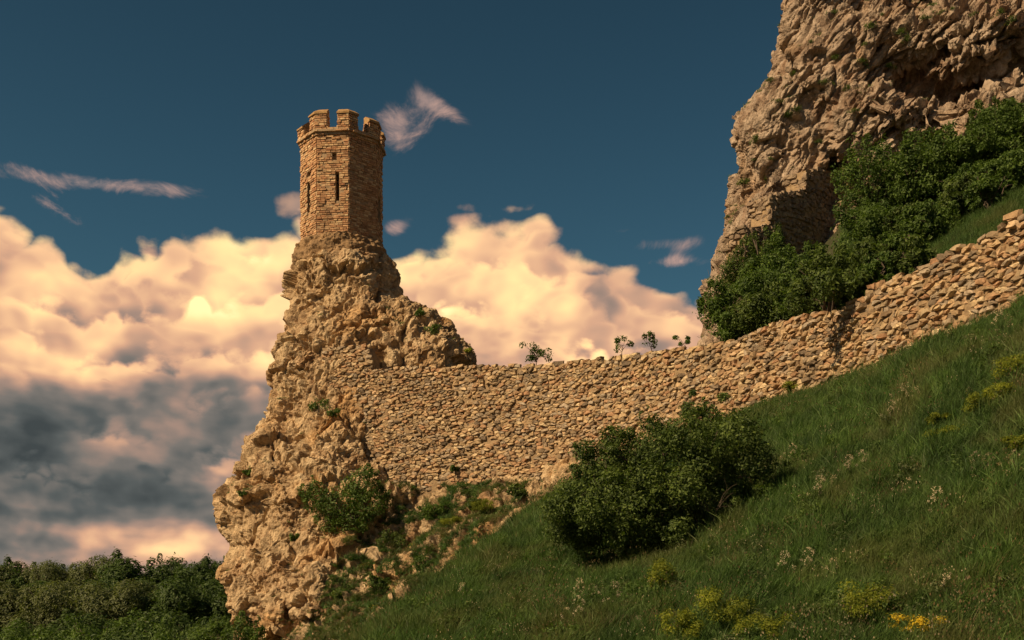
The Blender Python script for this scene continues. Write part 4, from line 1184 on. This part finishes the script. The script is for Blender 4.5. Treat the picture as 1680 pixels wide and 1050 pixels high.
def build_shrubs():
    r = np.random.default_rng(17)
    # the large bush on the meadow
    b = ground_hit(1085, 905); D = b[1]
    lst = [(1160, 690, 36), (1195, 718, 40), (1120, 722, 40), (1228, 762, 36), (1165, 772, 48), (1078, 738, 42), (1032, 748, 40), (988, 762, 40), (1240, 812, 28), (1190, 815, 38), (1112, 812, 46),
           (1050, 802, 46), (995, 818, 46), (945, 815, 40), (916, 838, 32), (1068, 855, 40), (1012, 868, 42), (952, 866, 38), (1120, 850, 34), (1160, 860, 26), (1120, 888, 24), (1075, 880, 30), (1100, 868, 30), (1200, 850, 24), (1000, 722, 22), (1062, 697, 20), (962, 738, 20),
           (1150, 835, 30), (922, 870, 26), (1030, 898, 24), (965, 898, 22), (1085, 892, 18), (1262, 780, 18), (1140, 668, 18), (1178, 668, 16)]
    cl = px_clumps(b, D, lst, r, 0.8)
    fr = px_clumps(b, D - 0.9, [(1040, 832, 36), (1085, 842, 34), (1010, 802, 34), (1120, 802, 34), (1062, 782, 34), (970, 842, 30), (1150, 764, 30), (1060, 872, 30), (1105, 876, 24), (1010, 872, 28)], r, 0.3)
    cl = np.vstack([cl, fr])
    o = plant('hawthorn_bush', b, cl, 76000, 0.035, 'leafdark', 'large dense dark green bush standing on the meadow below the wall', 'bush', seed=1, base_r=0.05, k=20, gap=0.06, gs=0.45)
    # bare branches at its open right side
    s = Soup(); rr = np.random.default_rng(5)
    def twig(a, d, L, rad, lev):
        pts = [a]; d = d / np.linalg.norm(d)
        for i in range(5):
            d = d + rr.normal(0, 0.16, 3) + np.array([0, 0, -0.03]); d /= np.linalg.norm(d); pts.append(pts[-1] + d * L / 5)
        tube(s, pts, np.linspace(rad, rad * 0.35, 6), 5)
        if lev:
            for i in range(2, 6):
                for _ in range(1 if lev == 1 else 2): twig(pts[i], d + rr.normal(0, 0.55, 3), L * rr.uniform(0.35, 0.6), rad * 0.5, lev - 1)
    for px, py, tx, ty, dz in ((1150, 900, 1250, 848, -.1), (1145, 905, 1205, 820, -.3), (1150, 908, 1235, 872, 0), (1060, 880, 1040, 800, -.7)):
        a = P(px, py, D - 0.1) - b; e = P(tx, ty, D + dz) - b; twig(a, e - a, np.linalg.norm(e - a), 0.015, 2)
    s.build('dead_branch', M['deadwood'], o)
    # shrub in the hollow of the crag
    h, _ = rock_hit(CRAG, 565, 850)
    D = (h[1] if h is not None else 42) - 0.5; base = P(580, 868, D + 0.45)
    cl = px_clumps(base, D, [(592, 800, 30), (612, 828, 28), (556, 828, 34), (520, 822, 24), (500, 806, 12), (540, 856, 24), (580, 852, 30), (604, 778, 14), (625, 810, 14), (515, 795, 12)], r, 0.4)
    plant('crag_shrub', base, cl, 7000, 0.06, 'leaf2', 'bright green leafy shrub rooted in the hollow of the crag', 'shrub', seed=2, base_r=0.06, k=8, gap=0.05, gs=0.5)
    # trees and shrubs between wall and cliff: (px, py_top, D, width_px, leaf, material, label)
    T = [(1192, 452, 37, 92, 5200, 'leaf', 'loose grey green shrub clinging to the left foot of the cliff'),
         (1222, 500, 34.5, 100, 5200, 'leaf2', 'low bright shrub directly above the wall at the cliff foot'),
         (1292, 398, 34, 150, 13000, 'leaf', 'broad rounded shrub in front of the shaded masonry'),
         (1362, 412, 28.6, 112, 10000, 'leafdark', 'dark shrub leaning over the wall where its top steps up'),
         (1218, 398, 39.5, 90, 6000, 'leafdark', 'dark shrub against the lit corner of the stepped masonry'),
         (1252, 368, 38.5, 84, 5200, 'leafdark', 'dark ivy like shrub below the stepped masonry'),
         (1436, 330, 33.5, 150, 12000, 'leaf2', 'mid sized leafy tree behind the wall right of the masonry'),
         (1424, 226, 38.5, 130, 7000, 'leaf', 'feathery tall tree with thin top against the pale cliff'),
         (1505, 222, 37.5, 165, 14000, 'leaf', 'broad dark crowned tree under the middle of the cliff'),
         (1588, 212, 36.5, 150, 14000, 'leaf2', 'dense green tree under the overhang of the cliff'),
         (1668, 166, 36, 140, 12000, 'leaf2', 'bright tree cut by the right edge of the picture'),
         (1506, 362, 32.5, 110, 8000, 'leafdark', 'dark bush low behind the wall in the middle of the thicket'),
         (1622, 160, 40.5, 62, 3500, 'leafdark', 'narrow dark young tree growing up the cliff at right'),
         (1430, 392, 29.2, 110, 8000, 'leafdark', 'low dark shrub right behind the step in the wall top'),
         (1476, 378, 29.4, 90, 6000, 'leaf', 'low green shrub behind the wall beside the grassy bank'),
         (1335, 440, 30.6, 120, 8000, 'leaf', 'shrub hanging over the wall below the broad rounded one'),
         (1255, 470, 33.2, 110, 7000, 'leafdark', 'dark low shrub between cliff foot and wall'),
         (1532, 345, 31.0, 110, 8000, 'leaf2', 'green shrub at the top of the grassy bank, left end'),
         (1588, 305, 32.0, 100, 7000, 'leafdark', 'dark shrub at the top of the grassy bank, middle'),
         (1648, 278, 32.5, 100, 7000, 'leaf', 'shrub at the top of the grassy bank, right end'),
         (1452, 420, 28.0, 84, 6000, 'leaf', 'green shrub tight behind the wall just right of its step'),
         (1503, 402, 27.6, 76, 5000, 'leafdark', 'small dark shrub tight behind the wall at the end of the thicket'),
         (1622, 322, 30.0, 84, 5000, 'leaf', 'small shrub low on the grassy bank near the right edge'),
         (1330, 405, 34.5, 90, 6000, 'leaf2', 'shrub filling the gap below the right end of the masonry'),
         (1604, 288, 34, 110, 8000, 'leaf', 'shrub in front of the dense tree above the grassy bank'),
         (1690, 262, 32.5, 90, 6500, 'leaf2', 'light green shrub at the right edge above the wall top')]
    for i, (px, pt, D, wp, nl, mt, lab) in enumerate(T):
        x = (px - HX) / FPX * D; z0 = float(ground_z(np.array([x]), np.array([D]))[0]) - 0.15
        zt = (HY - pt) / FPX * D; H = max(1.4, zt - z0); W = wp / FPX * D
        rr = np.random.default_rng(50 + i)
        cl = clumps_in(rr, W, W * 0.85, H * 0.90, H * 0.10, 34 if nl > 6000 else 20, (0.11, 0.22))
        if px == 1362: cl = np.vstack([cl, px_clumps((x, D, z0), 26.0, [(1322, 492, 15), (1345, 484, 17), (1370, 478, 17), (1392, 470, 14), (1310, 474, 18), (1355, 462, 20), (1300, 500, 13), (1408, 462, 13), (1380, 455, 18), (1335, 468, 18)], rr, 0.35)])     # boughs over the wall
        nm = 'hillside_tree' if H > 3.2 else 'hillside_shrub'
        plant(nm, (x, D, z0), cl, int(nl * 1.5), 0.054, mt, lab, 'tree' if H > 3.2 else 'shrub', 'thicket between wall and cliff', seed=70 + i, base_r=0.05 + 0.012 * H, k=10, gap=0.06 if px != 1424 else 0.22, gs=0.6)
    # young plants peeping over the wall top
    for i, (px, pt, pb, wp, lab) in enumerate([(880, 563, 600, 44, 'bushy green sapling showing above the middle of the wall top'), (1021, 552, 586, 32, 'thin young plant on the wall top, first left of the cliff pair'),
                                               (1070, 545, 580, 30, 'thin airy sapling on the wall top, middle of the three near the cliff'), (1118, 551, 572, 22, 'tiny sprig on the wall top nearest to the cliff edge')]):
        D = np.interp(px, W_PX, W_D) + 0.9; b = P(px, pb, D); rr = np.random.default_rng(90 + i); H = (pb - pt) / FPX * D; W = wp / FPX * D
        cl = [(rr.uniform(-.5, .5) * W, rr.uniform(-.3, .3) * W, H * rr.uniform(0.35, 0.95), W * .16, W * .16, W * .14) for _ in range(11 if i == 0 else 7)]
        plant('wall_top_sapling', b, cl, 700 if i == 0 else 260, 0.05, 'leaf2', lab, 'sapling', 'saplings on the wall top', seed=95 + i, base_r=0.018, k=11, gap=0.0, gs=0.5)
    # cushions on the shoulder of the crag
    for i, (px, py, wp, lab) in enumerate([(690, 514, 18, 'green cushion plant at the top of the crag shoulder'), (710, 544, 26, 'flat green cushion plant halfway down the crag shoulder'), (772, 579, 14, 'small yellowish cushion plant at the low end of the crag shoulder'),
                                           (405, 780, 16, 'small dark bush in a niche on the left flank of the crag'), (399, 812, 12, 'little dark tuft below the niche on the left crag flank'), (747, 765, 14, 'spiky green plant growing out of the wall face'),
                                           (520, 665, 30, 'green growth on the ledge left of the wall end'), (548, 682, 20, 'small leafy growth beside the wall end'), (480, 882, 16, 'small green tuft on the lower crag left of the leafy shrub')]):
        h, nr = rock_hit(CRAG, px, py + 2) if px != 747 else (P(747, 772, np.interp(747, W_PX, W_D) - 0.15), np.array([-.5, -.8, .2]))
        if h is None: h = P(px, py + 6, 48.0)
        W = wp / FPX * h[1]; rr = np.random.default_rng(120 + i)
        cl = [(rr.uniform(-.4, .4) * W, rr.uniform(-.2, .2) * W - 0.05, rr.uniform(0.05, 0.5) * W, W * .24, W * .24, W * .2) for _ in range(8)]
        plant('cushion_plant', h, cl, 420, 0.05, 'leaf2' if i != 2 else 'spurge', lab, 'plant', 'plants on the crag', seed=130 + i, base_r=0.012, k=5, gap=0.0, gs=0.3, trunk='stem', crown='foliage')
    for i, (px, pt, D, wp, lab) in enumerate(((300, 1022, 46, 90, 'green bush low at the bottom edge left of the crag foot'), (215, 1030, 48, 100, 'green bush at the bottom edge before the wood'), (345, 1012, 44, 70, 'green bush close against the left side of the crag foot'), (372, 1004, 50, 60, 'dark bush tucked behind the left side of the crag foot'))):
        x = (px - HX) / FPX * D; z0 = float(ground_z(np.array([x]), np.array([float(D)]))[0]) - 0.2; H = (HY - pt) / FPX * D - z0; W = wp / FPX * D
        plant('lowland_bush', (x, D, z0), clumps_in(np.random.default_rng(150 + i), W, W, H * 0.95, 0.05, 20), 7000, 0.06, ('leaf', 'leaf2', 'leaf', 'leafdark')[i], lab, 'bush', 'bushes left of the crag', seed=155 + i, base_r=0.05, k=8)
    for i, (px, py, wp, lab) in enumerate(((645, 895, 44, 'dark scrub below the leafy shrub at the crag'), (705, 848, 40, 'dark scrub on the bank under the middle of the wall'), (775, 838, 36, 'dark scrub under the wall near the large bush'), (690, 935, 46, 'dark scrub at the edge of the meadow below the bank'),
                                           (560, 985, 40, 'dark scrub at the lower right foot of the crag'), (615, 965, 44, 'dark scrub in the gully below the crag'), (850, 812, 34, 'dark scrub beside the hollow under the wall'))):
        h, _ = rock_hit(CRAG, px, py)
        if h is None: continue
        W = wp / FPX * h[1]
        plant('bank_scrub', h - np.array([0, 0, 0.1]), clumps_in(np.random.default_rng(160 + i), W, W, W * 0.75, 0.0, 12), 1800, 0.045, ('leafdark', 'leaf')[i % 2], lab, 'shrub', 'scrub on the bank below the wall', seed=165 + i, base_r=0.02, k=6)
    # tufts in the cracks of the cliff, one shape turned about
    tp = [(1255, 105), (1262, 135), (1275, 170), (1290, 195), (1305, 185), (1265, 265), (1225, 300), (1216, 303), (1258, 300), (1235, 265), (1345, 232), (1400, 185), (1370, 100), (1420, 75), (1410, 105), (1430, 50), (1445, 25), (1490, 70), (1370, 20),
          (1545, 20), (1562, 14), (1640, 25), (1662, 36), (1478, 58), (1520, 30), (1350, 140), (1187, 410), (1192, 360), (1240, 230), (1600, 25), (1330, 70), (1300, 120), (1460, 110), (1390, 145)]
    pr = None; tp.sort()
    for i, (px, py) in enumerate(tp):
        h, nr = rock_hit(CLIFF, px, py)
        if h is None: continue
        rr = np.random.default_rng(600 + i); o = empty('cliff_tuft', tuple(h + nr * 0.02)); o.rotation_euler = (0, 0, rr.uniform(0, 6.28)); sc = rr.uniform(0.55, 1.25); o.scale = (sc * rr.uniform(0.9, 1.5), sc, sc * rr.uniform(0.7, 1.0))
        nth = i + 1; sfx = 'th' if 10 < nth % 100 < 14 else {1: 'st', 2: 'nd', 3: 'rd'}.get(nth % 10, 'th')
        tag(o, f'small dark tuft in a crack of the bare cliff face, {nth}{sfx} counted from the left', 'tuft', 'tufts on the cliff face')
        if pr is None:
            v, f = leaves([(rr.normal(0, .10), rr.normal(0, .10), .04 + .03 * k_, .15, .15, .11) for k_ in range(5)], 260, 0.035, rr, gap=-1, up=0.6, shell=0.3)
            pr = mesh('foliage', v, f, M['leafdark'], False, o)
        else:
            w = pr.copy(); COL.objects.link(w); w.parent = o
    # bush at the foot of the crag
    b = P(395, 1075, 37.5)
    cl = px_clumps(b, 37.5, [(370, 1030, 18), (395, 1022, 16), (415, 1035, 18), (345, 1042, 20), (390, 1045, 22), (425, 1048, 14), (330, 1052, 18)], r, 0.5)
    plant('crag_foot_bush', b, cl, 5200, 0.05, 'leaf', 'low leafy bush hiding the left foot of the crag', 'bush', seed=140, base_r=0.05, k=7, gap=0.05)


def build_spurges():
    L = [(1088, 985, 40, 66, 'spurge', 'tall narrow yellow green spurge below the large bush'), (1185, 1040, 84, 80, 'spurge', 'large olive yellow spurge clump near the bottom edge'),
         (1255, 1062, 84, 56, 'spurge', 'broad yellow green spurge at the bottom edge right of the olive clump'), (1112, 1062, 60, 66, 'spurge', 'yellow green spurge at the bottom edge under the narrow one'),
         (1425, 1040, 90, 76, 'spurge', 'wide loose spurge left of the golden flowers'), (1508, 1052, 70, 42, 'gold', 'golden yellow flowering plant at the bottom edge'),
         (1662, 625, 66, 44, 'spurge', 'bright spurge high on the slope at the right edge'), (1640, 662, 50, 36, 'spurge', 'spurge just below the bright one at the right edge'), (1618, 690, 56, 34, 'spurge', 'lowest spurge of the group near the right edge'),
         (1545, 702, 36, 26, 'spurge', 'small spurge in the middle of the right slope'), (1552, 726, 52, 24, 'spurge', 'flat spurge below the small one on the right slope'), (1672, 745, 40, 30, 'spurge', 'spurge at the right edge halfway down the slope'),
         (1305, 648, 44, 22, 'spurge', 'spurge at the wall foot beside the top of the bush'), (1365, 616, 36, 22, 'spurge', 'spurge against the middle of the wall foot'), (1428, 592, 26, 16, 'spurge', 'small spurge at the wall foot under the tree shadow'),
         (1240, 668, 26, 16, 'spurge', 'little spurge at the wall foot above the bush'), (790, 842, 34, 26, 'spurge', 'yellow green plant on the rocks under the wall'), (740, 870, 30, 24, 'spurge', 'yellowish plant low on the rocky bank')]
    for i, (px, py, wp, hp, mt, lab) in enumerate(L):
        if px < 800:
            b, _ = rock_hit(CRAG, px, py)
            if b is None: continue
        else: b = ground_hit(px, py)
        D = b[1]; W, H = 1.15 * wp / FPX * D, 1.15 * hp / FPX * D; r = np.random.default_rng(200 + i)
        cl = [(r.uniform(-.42, .42) * W, r.uniform(-.42, .42) * W, H * r.uniform(0.35, 0.85), W * .17, W * .17, H * .16) for _ in range(16)]
        plant('spurge_plant' if mt == 'spurge' else 'flowering_plant', b - np.array([0, 0, 0.03]), cl, 2600, 0.020 if D < 22 else 0.028, mt, lab, 'plant', 'yellow green spurges' if mt == 'spurge' else None, seed=210 + i, base_r=0.008, k=14, bark='grass', gap=-0.05, gs=0.18, up=0.8, flat=0.30, shell=0.25, trunk='stems', crown='foliage')
    # white umbels in the meadow
    spots = [(1392, 786), (1372, 812), (1298, 757), (1284, 768), (1540, 858), (1325, 948), (1366, 950), (1288, 952), (1462, 690), (1592, 655), (1642, 552), (1655, 548), (762, 985), (952, 990), (1004, 1004), (946, 1032), (1044, 1040), (1500, 660),
             (1478, 672), (1625, 800), (1410, 780), (1345, 830), (1605, 790), (1670, 800), (920, 1025), (1560, 1000)]
    proto = None
    rows = sorted(range(len(spots)), key=lambda i: spots[i][0])
    for rank, i in enumerate(rows):
        px, py = spots[i]; b = ground_hit(px, py + 8); r = np.random.default_rng(300 + i)
        o = empty('white_flower_plant', tuple(b)); o.rotation_euler.z = r.uniform(0, 6.28); o.scale = (r.uniform(0.45, 0.85),) * 3
        nth = rank + 1; sfx = 'th' if 10 < nth % 100 < 14 else {1: 'st', 2: 'nd', 3: 'rd'}.get(nth % 10, 'th')
        tag(o, f'creamy white flowering plant in the meadow, {nth}{sfx} counted from the left', 'flower', 'white flowers in the meadow')
        if proto is None:
            st, fl = Soup(), Soup()
            for k in range(12):
                e = np.array([r.normal(0, .13), r.normal(0, .13), r.uniform(.20, .62)]); tube(st, [np.zeros(3), e * np.array([0.4, 0.4, 0.55]), e], [.006, .005, .003], 4)
                for q in range(16):
                    c = e + np.array([r.normal(0, .022), r.normal(0, .022), r.normal(0, .022)]); s = r.uniform(.007, .014); a = r.uniform(0, PI)
                    u = np.array([math.cos(a), math.sin(a), r.uniform(-.8, .8)]) * s; v = np.array([-math.sin(a) * .5, math.cos(a) * .5, r.uniform(.3, 1)]) * s
                    fl.add([c - u, c - v, c + u, c + v], [[0, 1, 2, 3]])
            a = st.build('stems', M['grass'], o); c = tag(fl.build('flower_heads', M['white'], o), kind='stuff'); proto = (a, c)
        else:
            for q in proto: w = q.copy(); COL.objects.link(w); w.parent = o


def build_wood():
    """The wood on the flat land beyond the crag."""
    r = np.random.default_rng(77); protos = []
    for k, (mt, n, rr, asp) in enumerate((('leaffar', 26, (0.13, 0.25), 1.1), ('leafgrey', 24, (0.14, 0.26), 1.0), ('leaffar', 40, (0.09, 0.17), 1.3), ('leaf2', 24, (0.14, 0.26), 0.95))):
        rg = np.random.default_rng(400 + k); H = 10.0; W = H / asp
        cl = clumps_in(rg, W, W, H * 0.9, H * 0.10, n, rr, shoots=0.25)
        v, f = leaves(cl, 17000, 0.19, rg, gap=-0.02, gs=1.0, shell=0.78, rnd=0.30)
        tr = limbs(cl, rg, 0.28, (0, 0, 3.0), 10, sway=0.4)
        protos.append((mesh('crown', v, f, M[mt], False, None, False).data, tr.build('trunk', M['bark'], None, True)))
    tdata = []
    for me, t in protos: tdata.append((me, t.data)); bpy.data.objects.remove(t)
    back = [(-12, 912, 165, 2, 70), (28, 921, 170, 1, 72), (66, 922, 175, 0, 60), (84, 919, 160, 1, 44), (122, 926, 175, 0, 66), (168, 911, 160, 1, 64), (196, 918, 168, 0, 50), (238, 902, 150, 2, 84), (284, 909, 158, 0, 66), (322, 911, 152, 2, 66), (356, 913, 160, 0, 62), (388, 920, 160, 0, 60)]
    mid = [(10, 954, 125, 1, 92), (62, 948, 130, 0, 88), (108, 950, 122, 1, 84), (152, 946, 128, 0, 84), (200, 950, 118, 1, 88), (246, 940, 124, 2, 92), (290, 946, 118, 0, 86), (334, 944, 122, 0, 84), (372, 955, 120, 2, 80)]
    front = [(-5, 1002, 88, 3, 104), (50, 1008, 84, 3, 92), (100, 1000, 90, 0, 98), (148, 1004, 84, 3, 92), (190, 992, 92, 3, 98), (240, 996, 86, 0, 98), (290, 1000, 84, 3, 92), (334, 1004, 80, 0, 84), (20, 1030, 66, 3, 120), (95, 1034, 64, 3, 110), (165, 1030, 66, 0, 120), (235, 1028, 64, 3, 120), (300, 1030, 62, 3, 110)]
    low = front[8:]; front = front[:8]
    rows = (('on the skyline of the far wood', back), ('in the middle rank of the far wood', mid), ('in the front rank of the far wood', front), ('cut by the bottom edge before the far wood', low))
    col = {0: 'green', 1: 'grey green', 2: 'dark spiky', 3: 'bright green'}
    for where, lst in rows:
        for i, (px, pt, D, kd, wp) in enumerate(lst):
            x = (px - HX) / FPX * D; z = float(ground_z(np.array([x]), np.array([float(D)]))[0]) - 0.3; H = (HY - pt) / FPX * D - z; W = wp / FPX * D * 1.65
            o = empty('wood_tree', (x, D, z)); nth = i + 1; sfx = {1: 'st', 2: 'nd', 3: 'rd'}.get(nth, 'th')
            tag(o, f'{col[kd]} tree {where}, {nth}{sfx} from the left', 'tree', 'trees of the far wood')
            asp = (1.1, 1.0, 1.3, 0.95)[kd]; o.scale = (W / (10 / asp), W / (10 / asp), H / 10.0); o.rotation_euler.z = r.uniform(0, 6.28)
            for nm, me in (('crown', tdata[kd][0]), ('trunk', tdata[kd][1])):
                c = bpy.data.objects.new(nm, me); COL.objects.link(c); c.parent = o


# ------------------------------------------------------------------ build
build_ground()
CRAG = build_crag()
CLIFF = build_cliff()
build_tower()
build_wall()
build_ruin()
bpy.context.view_layer.update()
build_grass(make_tufts())
build_shrubs()
build_spurges()
build_wood()
